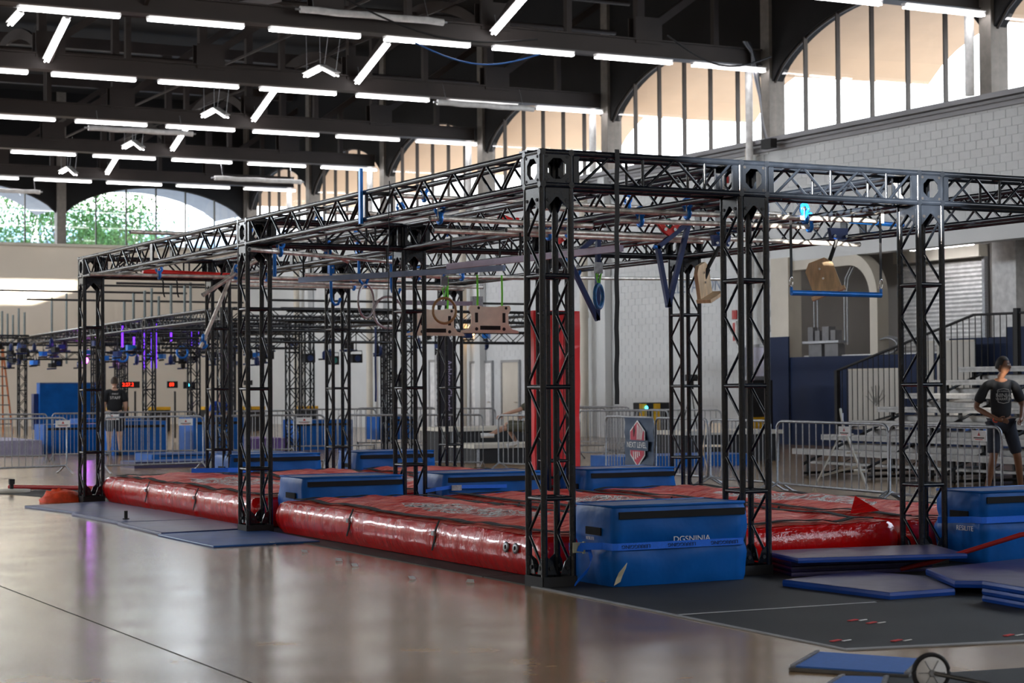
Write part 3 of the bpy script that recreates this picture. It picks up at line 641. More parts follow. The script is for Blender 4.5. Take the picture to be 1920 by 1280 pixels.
def hook(label,c,m=bluep,h=.4):
    t=thing('hook_hanger',label,'hook',c)
    part(t,'hook',B().path([(0,0,h),(0,0,.08),(.015,0,.02),(.05,0,-.02),(.09,0,-.01),(.115,0,.04)],.017,m,8)); part(t,'hook_tip',B().ball((.115,0,.045),.022,m,8)); part(t,'mount',B().box((0,0,h),(.06,.07,.1),m)); part(t,'bolt',B().tube((0,-.05,h+.02),(0,.05,h+.02),.01,chrome,6))
for c,l in (((1.42,8,2.57),'lowest, left of the steel hoops'),((1.78,8,2.82),'centre, holding the edge-on hoop'),((2.2,8,2.7),'right, holding the large hoop')): hook('bright blue steel hook, '+l,c)
# perforated boards
def pbd(label,c,ts):
    t=thing('hold_board',label,'climbing board',c)
    sil=[(-.4,-.17),(-.39,-.14),(-.3,-.12),(-.255,-.06),(-.25,.06),(-.29,.13),(-.27,.17),(-.15,.17),(-.1,.155),(.1,.155),(.15,.17),(.27,.17),(.29,.13),(.25,.06),(.255,-.06),(.3,-.12),(.39,-.14),(.4,-.17)]
    part(t,'board',B().prism(sil,(0,0,0),(1,0,0),(0,0,1),.03,woodp))
    hd=mat('slot_shadow',(.02,.018,.016),.9); q=B()
    for x in(-.19,.19): q.prism([(x-.02,-.04),(x+.02,-.04),(x+.02,.08),(x-.02,.08)],(0,-.016,0),(1,0,0),(0,0,1),.003,hd); q.tube((x,-.0145,-.12),(x,-.0175,-.12),.022,hd,10); q.tube((x+.03,-.0145,.14),(x+.03,-.0175,.14),.018,hd,10)
    q.prism([(-.14,-.13),(.14,-.13),(.14,-.08),(-.14,-.08)],(0,-.016,0),(1,0,0),(0,0,1),.003,hd); part(t,'grip_slot',q)
    for x in(-.17,.17): part(t,'strap',B().band([(x,0,.14),(x+.005,0,.3),(x,0,ts)],.025,.004,green,(1,0,0)))
pbd('pale plywood grip board with slots on two lime straps, complete one',(3.53,8,2.4),.55); pbd('pale plywood grip board with slots, the left one behind the wooden ring',(3.07,8.6,2.38),.58)
# free straps
def strap(label,a,b_,wd,m,n=8,sway=.01,side=(1,0,0)):
    a,b_=V(a),V(b_); return tag(obj('hanging_strap',B().band([a.lerp(b_,i/n)+V((sway*sin(i*1.7),0,0)) for i in range(n+1)],wd,.004,m,side)),label,'strap')
strap('long black strap hanging over the first front span down to head height',(.53,-.17,3.44),(.51,-.17,1.42),.04,blackm,20,.004)
strap('thin black cord hanging from the left beam near its joint',(-.16,2.72,3.44),(-.16,2.77,1.98),.008,blackm,14,.004)
strap('white tag strap hanging below the front right span',(3.45,.2,3.1),(3.46,.2,2.98),.03,white,3,.004)
strap('blue strap hanging beyond the far grip board',(4.6,14,2.5),(4.6,14,1.35),.03,bluepd,6,.003)
for i,(x,z,l) in enumerate(((1.9,2.85,'left'),(2.55,2.85,'right'))): strap('short black strap end hanging under the far left beam, '+l,(x*.3+.0,11.9,3.05),(x*.3+.03,11.9,2.8),.02,blackm,4,.008)
tag(obj('red_roller',B().tube((.6,12.9,3.2),(2.0,12.95,3.17),.04,redc,10)),'long red padded bar beneath the far left beam','bar')
# red clamps
def redclamp(label,c,s=1):
    t=thing('claw_clamp',label,'clamp',c); 
    for sx in(-1,1): part(t,'jaw',B().prism([(0,-.06*s),(sx*.06*s,-.02*s),(sx*.12*s,.05*s),(sx*.05*s,.04*s),(0,.0)][::sx],(0,0,0),(1,0,0),(0,0,1),.04,redc)); part(t,'bolt',B().tube((sx*.05*s,-.025,0),(sx*.05*s,-.04,0),.018,chrome,8))
    part(t,'collar',B().path([(0+.0*q,.04*cos(q),.06+.04*sin(q)) for q in [2*PI*i/10 for i in range(10)]],.014,teal,6,True))
redclamp('red claw clamp on the pipe above the blue triangle',(3.0,3,3.12),1.1); redclamp('red claw clamp just right of the front corner tower',(2.3,4,3.08),1.0)
tag(obj('red_sling',B().path([(2.12,5,3.36),(2.2,5,3.37),(2.28,5,3.34),(2.36,5,3.35)],.03,redc,8).path([(2.14,4.98,3.33),(2.24,4.98,3.35),(2.34,4.98,3.32)],.022,redc,8)),'bright red sling wrapped round a pipe left of the front corner tower','sling')
# vertical blue bar at the left joint
tag(obj('blue_post',B().b2((-.185,3.34,3.1),(-.155,3.38,3.62),bluep)),'upright blue bar clamped at the joint of the left beam','bar')
for x,y,z0,z1,l in ((.9,8.5,2.9,3.2,'left'),(2.0,7.2,2.85,3.2,'beside the steel hoops'),):
    tag(obj('blue_post',B().tube((x,y,z0),(x,y,z1),.022,bluep,8)),'upright blue tube in the rig, '+l,'bar')

# ------------------------------------------------------------ airbags
def cushion(lx,ly,h,seed):
    nx,ny,nz=26,86,8; b=B(); idx={}
    def pos(i,j,k):
        x=lx*(i/nx-.5); y=ly*(j/ny-.5); z=h*k/nz
        ex=min(i,nx-i)/nx*lx; ey=min(j,ny-j)/ny*ly; side=sin(PI*(.08+.84*k/nz))
        pin=1-.35*max(0,1-abs(((y/ly+.5)*3)%1-.5+.0)/.03) if False else 1
        seam=min(abs(y/ly+1/6),abs(y/ly-1/6)); pin=1-.45*math.exp(-(seam*ly/.05)**2)
        rn=noise.noise(V((x*1.1,y*9+seed,z*2)))*.012
        if i in(0,nx): x+=(1 if i else -1)*(.085*side*pin-.05+rn)
        if j in(0,ny): y+=(1 if j else -1)*(.085*side-.05+rn)
        if k==nz:
            e=min(ex,ey,.35)/.35
            wv=noise.noise(V((x*1.6+seed,y*1.1,0)))*.035+noise.noise(V((x*5+seed,y*2.2,3)))*.03+abs(noise.noise(V((x*3.1,y*1.7+seed,8))))*.045
            z+=-.03*(1-e)+wv*(.25+.75*e)
        elif k==0:
            z=0.005
        return (x,y,z)
    def vid(i,j,k):
        if (i,j,k) not in idx: idx[(i,j,k)]=len(vs); vs.append(pos(i,j,k))
        return idx[(i,j,k)]
    vs=[]; ft=[]; fs=[]
    for i in range(nx):
        for j in range(ny): ft.append((vid(i,j,nz),vid(i+1,j,nz),vid(i+1,j+1,nz),vid(i,j+1,nz)))
    for k in range(nz):
        for j in range(ny):
            fs.append((vid(0,j+1,k),vid(0,j,k),vid(0,j,k+1),vid(0,j+1,k+1))); fs.append((vid(nx,j,k),vid(nx,j+1,k),vid(nx,j+1,k+1),vid(nx,j,k+1)))
        for i in range(nx):
            fs.append((vid(i,0,k),vid(i+1,0,k),vid(i+1,0,k+1),vid(i,0,k+1))); fs.append((vid(i+1,ny,k),vid(i,ny,k),vid(i,ny,k+1),vid(i+1,ny,k+1)))
    return vs,ft,fs
LX=1.7
def airbag(cx,y0,y1,label,seed):
    ly=y1-y0; t=thing('airbag',label,'airbag',(cx,(y0+y1)/2,0.008)); h=.36
    vs,ft,fs=cushion(LX,ly,h,seed)
    part(t,'air_body',B().add(vs,fs,redside,True))
    part(t,'top_cover',B().add([(x,y,z+.004) for x,y,z in vs],ft,redtop,True))
    # black velcro strip inset from the edge, following the cover
    def zt(x,y):
        e=min(LX/2-abs(x),ly/2-abs(y),.35)/.35
        wv=noise.noise(V((x*1.6+seed,y*1.1,0)))*.035+noise.noise(V((x*5+seed,y*2.2,3)))*.03+abs(noise.noise(V((x*3.1,y*1.7+seed,8))))*.045
        return h-.03*(1-e)+wv*(.25+.75*e)+.022
    for sx in(-1,1):
        N=60; q=[( sx*(LX/2-.14),-ly/2+.15+(ly-.3)*i/N) for i in range(N+1)]
        part(t,'velcro_strip',B().band([(x,y,zt(x,y)) for x,y in q],.085,.008,velcro,(1,0,0)))
    N=20
    for sy in(-1,1): part(t,'velcro_strip',B().band([(x,sy*(ly/2-.12),zt(x,sy*(ly/2-.12))) for x in [-LX/2+.15+(LX-.3)*i/N for i in range(N+1)]],.08,.008,velcro,(0,1,0)))
    for sx in (-1,1):
        for s in(-1/6,1/6):
            y=s*ly; part(t,'tie_strap',B().band([(sx*(LX/2-.02),y,h-.0),(sx*(LX/2+.02),y,h*.75),(sx*(LX/2+.01),y+.03,h*.55),(sx*(LX/2+.035),y+.04,h*.25)],.03,.006,velcro,(0,1,0)))
            part(t,'buckle',B().box((sx*(LX/2+.035),y+.01,h*.68),(.02,.05,.04),galv))
    if seed==1:
        for k,y in enumerate((-ly/2+.38,-ly/2+.55)):
            part(t,'valve',B().lathe([(.0,.0),(.035,.0),(.045,.012),(.045,.02),(.02,.022)],(-LX/2-.03,y,h*.62),galv,14,(-1,0,.1)))
    if seed==2: part(t,'corner_flap',B().add([(.55,-2.75,.4),(.84,-2.8,.42),(.72,-2.6,.55),(.7,-2.62,.52)],[(0,1,2),(1,3,2),(0,2,3)],redside))
    return t
lane=['left lane','middle lane','right lane']
for j in range(3):
    cx=j*PB+.15+LX/2
    airbag(cx,.42,6.36,'glossy red inflated airbag mat, near half of the '+lane[j],1+j); airbag(cx,7.2,13.15,'glossy red inflated airbag mat, far half of the '+lane[j],11+j)

# ------------------------------------------------------------ blue foam blocks
def foam(label,x0,x1,y0,y1,h,seed=0,strapz=None,detail=True,txt=None,side_txt=None):
    cx,cy=(x0+x1)/2,(y0+y1)/2; lx,ly=x1-x0,y1-y0; t=thing('foam_block',label,'foam block',(cx,cy,.009))
    n=14; idx={}; vs=[]; fs=[]; ft=[]
    sz=(strapz or -9)
    def pos(i,j,k):
        x=lx*(i/n-.5); y=ly*(j/n-.5); z=h*k/n; side=sin(PI*k/n)
        pinch=.02*math.exp(-((z-sz)/.05)**2)
        q=noise.noise(V((x*3+seed,z*5,y*3)))*.018*side
        if i in(0,n): x+=(1 if i else -1)*(.015*side+q-pinch)
        if j in(0,n): y+=(1 if j else -1)*(.015*side+q-pinch)
        r_=.02
        if i in(0,n) and k in(0,n): x-=(1 if i else -1)*r_*.4
        if j in(0,n) and k in(0,n): y-=(1 if j else -1)*r_*.4
        return (x,y,z)
    def vid(i,j,k):
        if (i,j,k) not in idx: idx[(i,j,k)]=len(vs); vs.append(pos(i,j,k))
        return idx[(i,j,k)]
    for i in range(n):
        for j in range(n): ft.append((vid(i,j,n),vid(i+1,j,n),vid(i+1,j+1,n),vid(i,j+1,n)))
    for k in range(n):
        for j in range(n):
            fs.append((vid(0,j+1,k),vid(0,j,k),vid(0,j,k+1),vid(0,j+1,k+1))); fs.append((vid(n,j,k),vid(n,j+1,k),vid(n,j+1,k+1),vid(n,j,k+1)))
            fs.append((vid(j,0,k),vid(j+1,0,k),vid(j+1,0,k+1),vid(j,0,k+1))); fs.append((vid(j+1,n,k),vid(j,n,k),vid(j,n,k+1),vid(j+1,n,k+1)))
    part(t,'cover',B().add(vs,fs,bluev,True)); part(t,'top_panel',B().add([(x*1.0,y,z+.003) for x,y,z in vs],ft,bluet))
    part(t,'piping',B().path([(-lx/2,-ly/2,h),(lx/2,-ly/2,h),(lx/2,ly/2,h),(-lx/2,ly/2,h)],.012,bluev,6,True))
    part(t,'velcro_strip',B().box((.02,-ly/2-.018,h-.07),(lx-.05,.012,.055),velcro))
    part(t,'handle_patch',B().box((-lx/2-.02,-.02,h-.2),(.012,ly*.4,.06),velcro))
    if strapz:
        z=strapz; part(t,'ratchet_strap',B().band([(-lx/2-.2,.05,z-.01),(-lx/2-.022,-ly/2+.12,z),(-lx/2-.012,-ly/2-.012,z),(-lx/2+.03,-ly/2-.025,z),(lx/2-.03,-ly/2-.025,z),(lx/2+.006,-ly/2+.05,z),(lx/2+.15,ly/2,z)],.055,.006,strapb))
    if txt:
        for k,(s,x,zz,m_,sx) in enumerate(txt):
            o=obj('lettering',text_mesh(s,sx[0],m_,.001,sx=sx[1]),t); mtx_obj(o,V((1 if not sx[2] else -1,0,0)),V((0,0,1 if not sx[2] else -1)),(x,-ly/2-(.03 if sx[2] else .0195),zz))
    if side_txt:
        o=obj('lettering',text_mesh(side_txt[0],side_txt[3],white,.001),t); mtx_obj(o,V((0,-1,0)),V((0,0,1)),(-lx/2-.028,side_txt[1],side_txt[2]))
    return t
inkm=mat('strap_ink',(.004,.02,.08),.8)
F0=foam('large blue foam block strapped between the two nearest front towers',.32,1.54,-.42,.16,.62,0,.31,txt=[('DGSNINJA',0.1,.348,white,(.062,1.2,False))]+[('LERRIGGING',x,.31,inkm,(.04,1.15,True)) for x in(-.42,.0,.4)],side_txt=('RESILITE',.02,.36,.035))
part(F0,'care_tag',B().band([(-.52,-.3,.17),(-.54,-.31,.13),(-.58,-.33,.08),(-.6,-.33,.03)],.06,.004,mat('cream_tag',(.62,.58,.42),.8),(.8,-.3,.5)))
t=thing('ratchet_buckle','steel ratchet buckle with loose blue webbing tail on the front corner tower','buckle',(.17,.02,.3))
part(t,'frame',B().b2((-.06,-.18,-.035),(-.0,-.175,.045),mat('zinc',(.6,.58,.4),.3,.8)).b2((-.0,-.18,-.035),(.03,-.175,-.028),mat('zinc',(.6,.58,.4),.3,.8)).b2((-.0,-.18,.038),(.03,-.175,.045),mat('zinc',(.6,.58,.4),.3,.8)).b2((.03,-.19,-.045),(.045,-.17,.05),mat('zinc',(.6,.58,.4),.3,.8)))
part(t,'webbing_tail',B().band([(-.02,-.185,0),(.08,-.19,-.01),(.1,-.19,-.09),(.07,-.19,-.17),(-.02,-.19,-.25),(-.05,-.18,-.29)],.05,.004,strapb,(.3,-.2,.9)))
foam('blue foam block between the two front right towers, behind the red rail',4.0,5.25,-.42,.16,.62,3,.38,side_txt=('RESILITE',-.1,.3,.06))
foam('blue foam block in the middle row of the left lane',.44,1.62,6.42,7.12,.575,4)
foam('blue foam block in the middle row of the middle lane',2.14,3.4,6.42,7.12,.575,5)
foam('blue foam block in the middle row of the right lane, right of the red pad',4.0,5.2,6.42,7.12,.575,6)
foam('blue foam block in the far row, left of the two',1.98,3.36,13.2,13.9,.6,7)
foam('blue foam block in the far row, right of the two',3.95,5.2,13.2,13.9,.6,8)
t=thing('ratchet_strap','blue webbing strap running from the left middle tower along the ground','strap',(.12,6.55,0)); part(t,'webbing',B().band([(.22,-.15,.3),(.2,-.18,.28),(.2,-.2,.1),(.22,-.22,.02),(.3,-.3,.008)],.05,.004,strapb,(1,0,0))); part(t,'buckle',B().box((.13,-.18,.3),(.1,.02,.07),mat('zinc',(.6,.58,.4),.3,.8)))
t=thing('ratchet_strap','blue webbing with steel buckle beside the inner middle tower','strap',(2.0,6.5,0)); part(t,'webbing',B().band([(-.1,-.1,.4),(.0,-.15,.42),(.2,-.15,.44),(.9,-.15,.43)],.04,.004,strapb)); part(t,'buckle',B().box((.25,-.17,.43),(.12,.02,.06),galv))
tag(obj('ratchet_strap',B().band([(1.2,12.6,.43),(1.7,12.5,.43),(2.1,12.6,.42)],.06,.004,strapb)),'flat blue strap across the far end of the left lane','strap')
# red pad standing upright
t=thing('red_pad','tall red vinyl pad standing upright behind the front corner tower','pad',(4.05,7.3,.38))
q=B(); N=10; pr=[(-.36,-.16),(-.1,-.2),(.28,-.12),(.36,.02),(.3,.14),(-.3,.14)]; vs=[];fs=[]
for k in range(N+1):
    s=1-.1*(1-k/N)*0+(.04*k/N); z=2.1*k/N
    for i,(x,y) in enumerate(pr): vs.append((x*s+noise.noise(V((x*3,z*2,0)))*.02,y*s+noise.noise(V((x*3,z*3,5)))*.03,z))
for k in range(N):
    for i in range(6): fs.append((k*6+i,k*6+(i+1)%6,(k+1)*6+(i+1)%6,(k+1)*6+i))
fs.append(tuple(range(N*6,N*6+6))); part(t,'cover',B().add(vs,fs,redpad,False))
part(t,'hem_strap',B().band([(-.36,-.17,.1),(-.1,-.21,.09),(.28,-.13,.1)],.03,.01,velcro)); part(t,'fold_seam',B().band([(.0,-.2,.1),(.02,-.205,1.0),(.03,-.205,2.05)],.012,.01,mat('dark_red',(.2,.004,.006),.6),(1,0,0)))

# ------------------------------------------------------------ floor mats right and left
rub=thing('rubber_flooring','black rubber roll flooring under the right side of the rig','floor covering',(0,0,0))
def poly(pts,z0,z1,m): return B().prism(pts,(0,0,(z0+z1)/2),(1,0,0),(0,1,0),z1-z0,m)
def xs_(y): return -.14-.027*(-y)
part(rub,'rubber_sheet',poly([(-.2,-2.21),(9,-2.25),(9,.9),(-.14,.9),(-.14,-.1)],.001,.007,rubber)); part(rub,'rubber_sheet',poly([(-.27,-4.12),(2.2,-4.62),(9,-5.4),(9,-2.27),(-.2,-2.23)],.001,.0065,rubber)); part(rub,'rubber_sheet',poly([(-.14,.92),(9,.92),(9,13.9),(-.1,13.9)],.001,.0065,rubber))
tape=mat('grey_tape',(.3,.3,.3),.5)
part(rub,'tape_line',poly([(-.24,-2.2),(1.42,-2.26),(1.42,-2.23),(-.24,-2.17)],.0075,.009,mat('white_tape',(.5,.5,.5),.6))); part(rub,'edge_strip',poly([(-.3,-4.17),(-.27,-4.1),(-.14,0),(-.18,0)],.001,.009,tape)); part(rub,'edge_strip',poly([(-.3,-4.17),(2.2,-4.68),(9,-5.45),(9,-5.38),(2.2,-4.61),(-.27,-4.11)],.001,.009,tape))
tag(obj('rubber_flooring',poly([(-.83,-5.1),(3,-5.62),(3,-9),(-2,-9)],.001,.008,rubber)),'black rubber sheet at the bottom right corner under the wheel','floor covering')
def tmat(label,pts,z0,h,m=bluem,top=bluem,n='folding_mat'):
    P=[V(p) for p in pts]; c=sum(P,V((0,0)))/len(P); t=thing(n,label,'mat',(c.x,c.y,z0)); L_=[(p.x-c.x,p.y-c.y) for p in P]
    q=B(); N=len(L_); rg=[(L_,0),([(x*1.006,y*1.006) for x,y in L_],h*.5),(L_,h*.92),([(x*.985,y*.985) for x,y in L_],h)]
    vs=[(x,y,z) for lp,z in rg for x,y in lp]; fs=[(k*N+i,k*N+(i+1)%N,(k+1)*N+(i+1)%N,(k+1)*N+i) for k in range(3) for i in range(N)]+[tuple(range(3*N,4*N))]+[tuple(range(N-1,-1,-1))]
    part(t,'cover',q.add(vs,fs,m)); part(t,'top_face',B().add([(x*.985,y*.985,h+.001) for x,y in L_],[tuple(range(N))],top if m is bmE else m)); return t
bmE=mat('blue_mat_edge',(.006,.06,.35),.35,0,3,.2)
# stacked folding mat between second and third front towers
for k in range(4):
    z=.045*k; tmat(('lowest','second','third','topmost')[k]+' panel of the folded navy mat in front of the middle airbag',[(2.0,-.42),(3.3,-.6),(3.62,.05),(2.2,.22)] if k<3 else [(1.92,-.62),(3.35,-.98),(3.72,-.1),(2.1,.12)],z,.04,bmE if k==3 else bluem,n='folded_mat')
tmat('navy folding mat lying flat right of the tape line, near panel',[(1.5,-1.0),(1.6,-2.18),(2.2,-2.18),(2.62,-1.35),(2.45,-.75)],.008,.05,bmE)
tmat('navy folding mat panel slanting up onto the near stack',[(2.22,-2.16),(2.75,-2.6),(4.6,-2.3),(4.4,-.9),(2.66,-1.3)],.06,.05,bmE)
for k in range(3): tmat(('bottom','middle','top')[k]+' panel of the blue mat stack at the right edge of the frame',[(2.08,-2.62),(2.0,-3.2),(3.6,-3.4),(3.8,-2.5)],.01+.05*k,.046,bmE)
exm=mat('exercise_mat_vinyl',(.008,.03,.15),.36,0,2.5,.25,.3,4)
tmat('blue exercise mat on the concrete beside the left airbags, far',[(-1.13,12.5),(-.85,10.6),(.1,10.6),(.05,12.9)],0,.03,exm)
tmat('blue exercise mat on the concrete beside the left airbags, second',[(-1.0,10.6),(-.95,8.6),(.1,8.6),(.1,10.58)],0,.035,exm)
tmat('blue exercise mat on the concrete beside the left airbags, third',[(-1.0,8.58),(-1.05,6.75),(.1,6.9),(.1,8.58)],0,.032,exm)
tmat('bright blue exercise mat in front of the left middle tower',[(-1.09,6.73),(-1.09,4.92),(.05,4.98),(.1,6.88)],0,.02,mat('bright_mat',(.02,.1,.32),.45,0,3,.2))
# blue tumbling panels foreground
def springtile(label,pts):
    P=[V(p) for p in pts]; c=sum(P,V((0,0)))/4; t=thing('spring_panel',label,'panel',(c.x,c.y,.0)); L_=[(p-c) for p in P]
    part(t,'base_sheet',poly([(p.x,p.y) for p in L_],.002,.02,alum)); part(t,'blue_surface',poly([(p.x*.9,p.y*.9) for p in L_],.02,.028,mat('panel_blue',(.045,.16,.5),.6,0,30,.08)))
    for a,b_ in ((0,3),(1,2)):
        q=B()
        for i in range(22):
            p=L_[a].lerp(L_[b_],(i+.5)/22)*.96; q.box((p.x,p.y,.03),(.03,.012,.008),galv,rz=.6*(i%2)-.3)
        part(t,'spring_edge',q,kind='stuff')
springtile('blue spring panel lying on the bare concrete at lower right',[(-.56,-4.22),(-.22,-4.78),(-.68,-5.2),(-1.07,-4.66)][::-1])
springtile('blue panel cut off by the bottom edge',[(-1.0,-5.05),(-.82,-5.2),(-1.3,-5.75),(-1.55,-5.5)][::-1])
# wheel with bar
t=thing('cart_wheel','white spoked wheel with black tyre on a steel bar, bottom right','wheel',(-.87,-5.61,.1))
u=V((.8,-.6,0)); v_=V((0,0,1)); nn=V((.6,.8,0)); nn=V((-.35,-.94,0)).normalized(); u=V((.94,-.35,0))
part(t,'tyre',B().path([u*.09*cos(a)+v_*.09*sin(a) for a in [2*PI*i/32 for i in range(32)]],.013,blackm,10,True)); part(t,'disc',B().lathe([(0,.0),(.08,.0),(.08,.01),(0,.012)],(0,0,0),white,28,nn)); part(t,'hub',B().tube(nn*.01,nn*.03,.016,galv,12))
part(t,'axle_bar',B().tube(nn*.012+V((0,0,0)),V((.25,-.45,-.06)),.012,alum,12))
for a in range(6):
    p=u*.07*cos(a*PI/3)+v_*.07*sin(a*PI/3); part(t,'spoke',B().tube(nn*.014,p+nn*.013,.0025,galv,5))
# red rail
t=thing('red_balance_rail','dark red round rail bent at a post, right side','rail',(3.06,-.95,0))
part(t,'rail_tube',B().path([(-.05,.4,.03),(.15,.2,.1),(.62,-.3,.33),(.66,-.34,.342),(.72,-.36,.335),(1.35,-.6,.16)],.02,reds,12)); part(t,'post',B().tube((.67,-.34,.34),(.67,-.34,.11),.02,reds,12))
# scraps
random.seed(3)
for i,(x,y) in enumerate([(-.46,4.97),(-.53,3.91),(-.6,2.89),(-.68,2.33),(-.72,1.04),(-.43,.56)]):
    t=thing('paper_scrap','small white and red paper scrap by the red airbag, %s from the left'%('first','second','third','fourth','fifth','sixth')[i],'paper',(x,y,.002),random.uniform(-.6,.6)); s=.035
    part(t,'white_side',B().add([(-s,-s*.6,0),(s,-s*.5,.0),(s*.8,s*.6,.022),(-s*.7,s*.7,.026)],[(0,1,2,3)],paper)); part(t,'red_edge',B().add([(-s,-s*.6,0.001),(s,-s*.5,.001),(s*1.3,-s*.1,.001),(s*.8,s*.6,.02)],[(0,1,2,3)],redpaper))
for i,(x,y,l) in enumerate([(-.12,-3.82,'at the rubber edge left of the blue panel'),(1.95,.02,'behind the tape line beside the second tower'),(.6,-3.05,'pair, upper, on the rubber'),(.62,-3.22,'pair, lower, on the rubber'),(.2,-4.0,'near the rubber corner'),(.95,-4.15,'right, near the rubber edge')]):
    tag(obj('tape_scrap',B().box((x,y,.012),(.1,.03,.004),redpaper,.4).box((x+.06,y-.03,.012),(.08,.014,.004),paper,.3)),'red and pale tape scrap '+l,'tape')

# ------------------------------------------------------------ crowd barriers
def barrier_proto():
    Lb,Hb=2.2,1.04; r=.12
    t=thing('crowd_barrier','','barrier')
    pts=[(-Lb/2,0,.14)]+[(-Lb/2+r-r*cos(a),0,Hb-r+r*sin(a)) for a in [PI/2*i/5 for i in range(6)]]+[(Lb/2-r+r*sin(a),0,Hb-r+r*cos(a)) for a in [PI/2*i/5 for i in range(6)]]+[(Lb/2,0,.14)]
    part(t,'frame',B().path(pts,.019,galv,8,True))
    bm=B().tube((0,0,.14),(0,0,Hb-.01),.0085,galv,6,cap=False).mesh('bar')
    for i in range(15): obj('bar',bm,t,(-Lb/2+Lb*(i+1)/16,0,0))
    fm=B().path([(0,-.3,.01),(0,-.22,.03),(0,-.05,.13),(0,0,.16),(0,.05,.13),(0,.22,.03),(0,.3,.01)],.017,galv,6).mesh('foot')
    for s in(-1,1): obj('foot',fm,t,(s*(Lb/2-.03),0,0))
    return t
BP=barrier_proto(); used=[0]
def barrier(a,b_,label,group=None,plate=False):
    a,b_=V((*a,0)),V((*b_,0)); c=(a+b_)/2; d=b_-a; rz=math.atan2(d.y,d.x)
    if used[0]==0: t=BP; t.location=c; t.rotation_euler=(0,0,rz); t['label']=label
    else: t=dup(BP,c,rz,label)
    if group: t['group']=group
    elif 'group' in t: del t['group']
    used[0]+=1; t.scale=(d.length/2.2,1,1)
    return t
def sign(loc,rz,label):
    t=thing('barrier_sign',label,'sign',loc,rz); part(t,'plate',B().box((0,-.025,0),(.3,.01,.13),white)); part(t,'emblem',B().prism([(-.03,-.01),(.03,-.01),(0,.035)],(0,-.032,.01),(1,0,0),(0,0,1),.002,reds)); part(t,'print_line',B().box((0,-.032,-.025),(.22,.002,.014),cut).box((0,-.032,-.045),(.16,.002,.008),redpaper))
ln=['first','second','third','fourth','fifth','sixth','seventh','eighth','ninth','tenth','eleventh','twelfth']
front=[((-2.2,21.6),(-.15,22.1)),((-.1,22.1),(2.1,22.75)),((2.66,22.3),(4.74,22.68)),((4.82,22.6),(7.0,22.0)),((7.05,21.5),(8.2,20.4)),((8.25,20.35),(9.2,19.5)),((9.22,18.9),(9.78,16.8)),((9.85,16.0),(9.6,14.0)),((9.58,13.9),(9.35,12.0)),((9.33,11.9),(9.2,10.1)),((9.17,9.9),(8.86,6.95)),((8.8,6.85),(8.7,4.6))]
for i,(a,b_) in enumerate(front): barrier(a,b_,'grey steel crowd barrier in the front fence line behind the airbags, %s from the left'%ln[i])
back=[((2.0,29.2),(3.2,28.6)),((3.5,29.4),(4.7,28.9)),((5.0,30.8),(7.0,29.9)),((7.1,29.6),(9.2,29.4)),((9.9,31.5),(12,31)),((12.4,33.2),(14.4,32.6)),((13.38,23.2),(14.3,22.1)),((14.6,24.0),(14.9,22.0)),((15.2,23.8),(16.0,21.6)),((12.6,30.3),(14.52,29.4)),((14.8,28.6),(16.4,27.2)),((17.6,31.0),(17.9,28.6))]
for i,(a,b_) in enumerate(back): barrier(a,b_,'grey crowd barrier in the second fence line farther back, %s one'%ln[i])
sign((2.0,22.7,.93),.27,'white plate with small emblem on the barrier left of the far left tower'); sign((4.35,22.6,.93),.18,'white plate with emblem on the barrier right of the far left tower'); sign((6.6,22.1,.93),-.25,'white plate with emblem on the barrier by the left foam blocks'); sign((8.97,8.0,.93),1.45+PI,'white plate with emblem on the barrier behind the stepladder')
sign((8.73,5.0,.93),1.45+PI,'white plate on the barrier in front of the standing person')
sign((5.2,30.6,.93),-.3,'white plate on a barrier in the second fence line')
# NEXT LEVEL banner on barrier
bn=thing('fence_banner','dark banner with red and white crest lettered NEXT LEVEL tied to a barrier','banner',(9.5,14.2,.62)); ax=V((-.09,-.996,0)).normalized(); ay=V((0,0,1))
nrm=ax.cross(ay)
o0=nrm*.06
q=B(); N=10; vs=[]
for i in range(N+1):
    for k in range(N+1): vs.append(o0+ax*(-.55+1.1*i/N)+ay*(-.42+.84*k/N)+nrm*(.015*sin(i*1.3)+.01*sin(k*2)))
q.add(vs,[(i*(N+1)+k,(i+1)*(N+1)+k,(i+1)*(N+1)+k+1,i*(N+1)+k+1) for i in range(N) for k in range(N)],mat('banner_slate',(.04,.07,.13),.6),True); part(bn,'fabric',q)
cr=mat('crest_red',(.5,.03,.07),.6)
def crest(m,s,d): return B().prism([(-.28*s,-.2*s),(0,-.4*s),(.28*s,-.2*s),(.28*s,.2*s),(0,.38*s),(-.28*s,.2*s)],o0+nrm*d,ax,ay,.004,m)
part(bn,'crest_border',crest(white,1.0,.03)); part(bn,'crest',crest(cr,.92,.036))
q=B()
for i in range(4): q.prism([(.0+.05*i,.06),(.025+.05*i,.06),(.04+.06*i,.3-.03*i),(.01+.06*i,.33-.03*i)],o0+nrm*.042,ax,ay,.003,white); q.prism([(-.15+.07*i,-.14),(-.12+.07*i,-.14),(-.1+.07*i,-.3+.03*i),(-.13+.07*i,-.3+.03*i)],o0+nrm*.042,ax,ay,.003,white)
part(bn,'stripe',q); part(bn,'name_band',B().prism([(-.42,-.12),(.42,-.12),(.42,.05),(-.42,.05)],o0+nrm*.045,ax,ay,.003,mat('banner_slate',(.04,.07,.13),.6)))
o=obj('lettering',text_mesh('NEXT LEVEL',.135,white,.001),bn); mtx_obj(o,ax,ay,o0+nrm*.05+ay*-.035)
part(bn,'figure',B().prism([(-.12,.1),(-.08,.2),(-.11,.3),(-.14,.2)],o0+nrm*.043,ax,ay,.003,blackm))

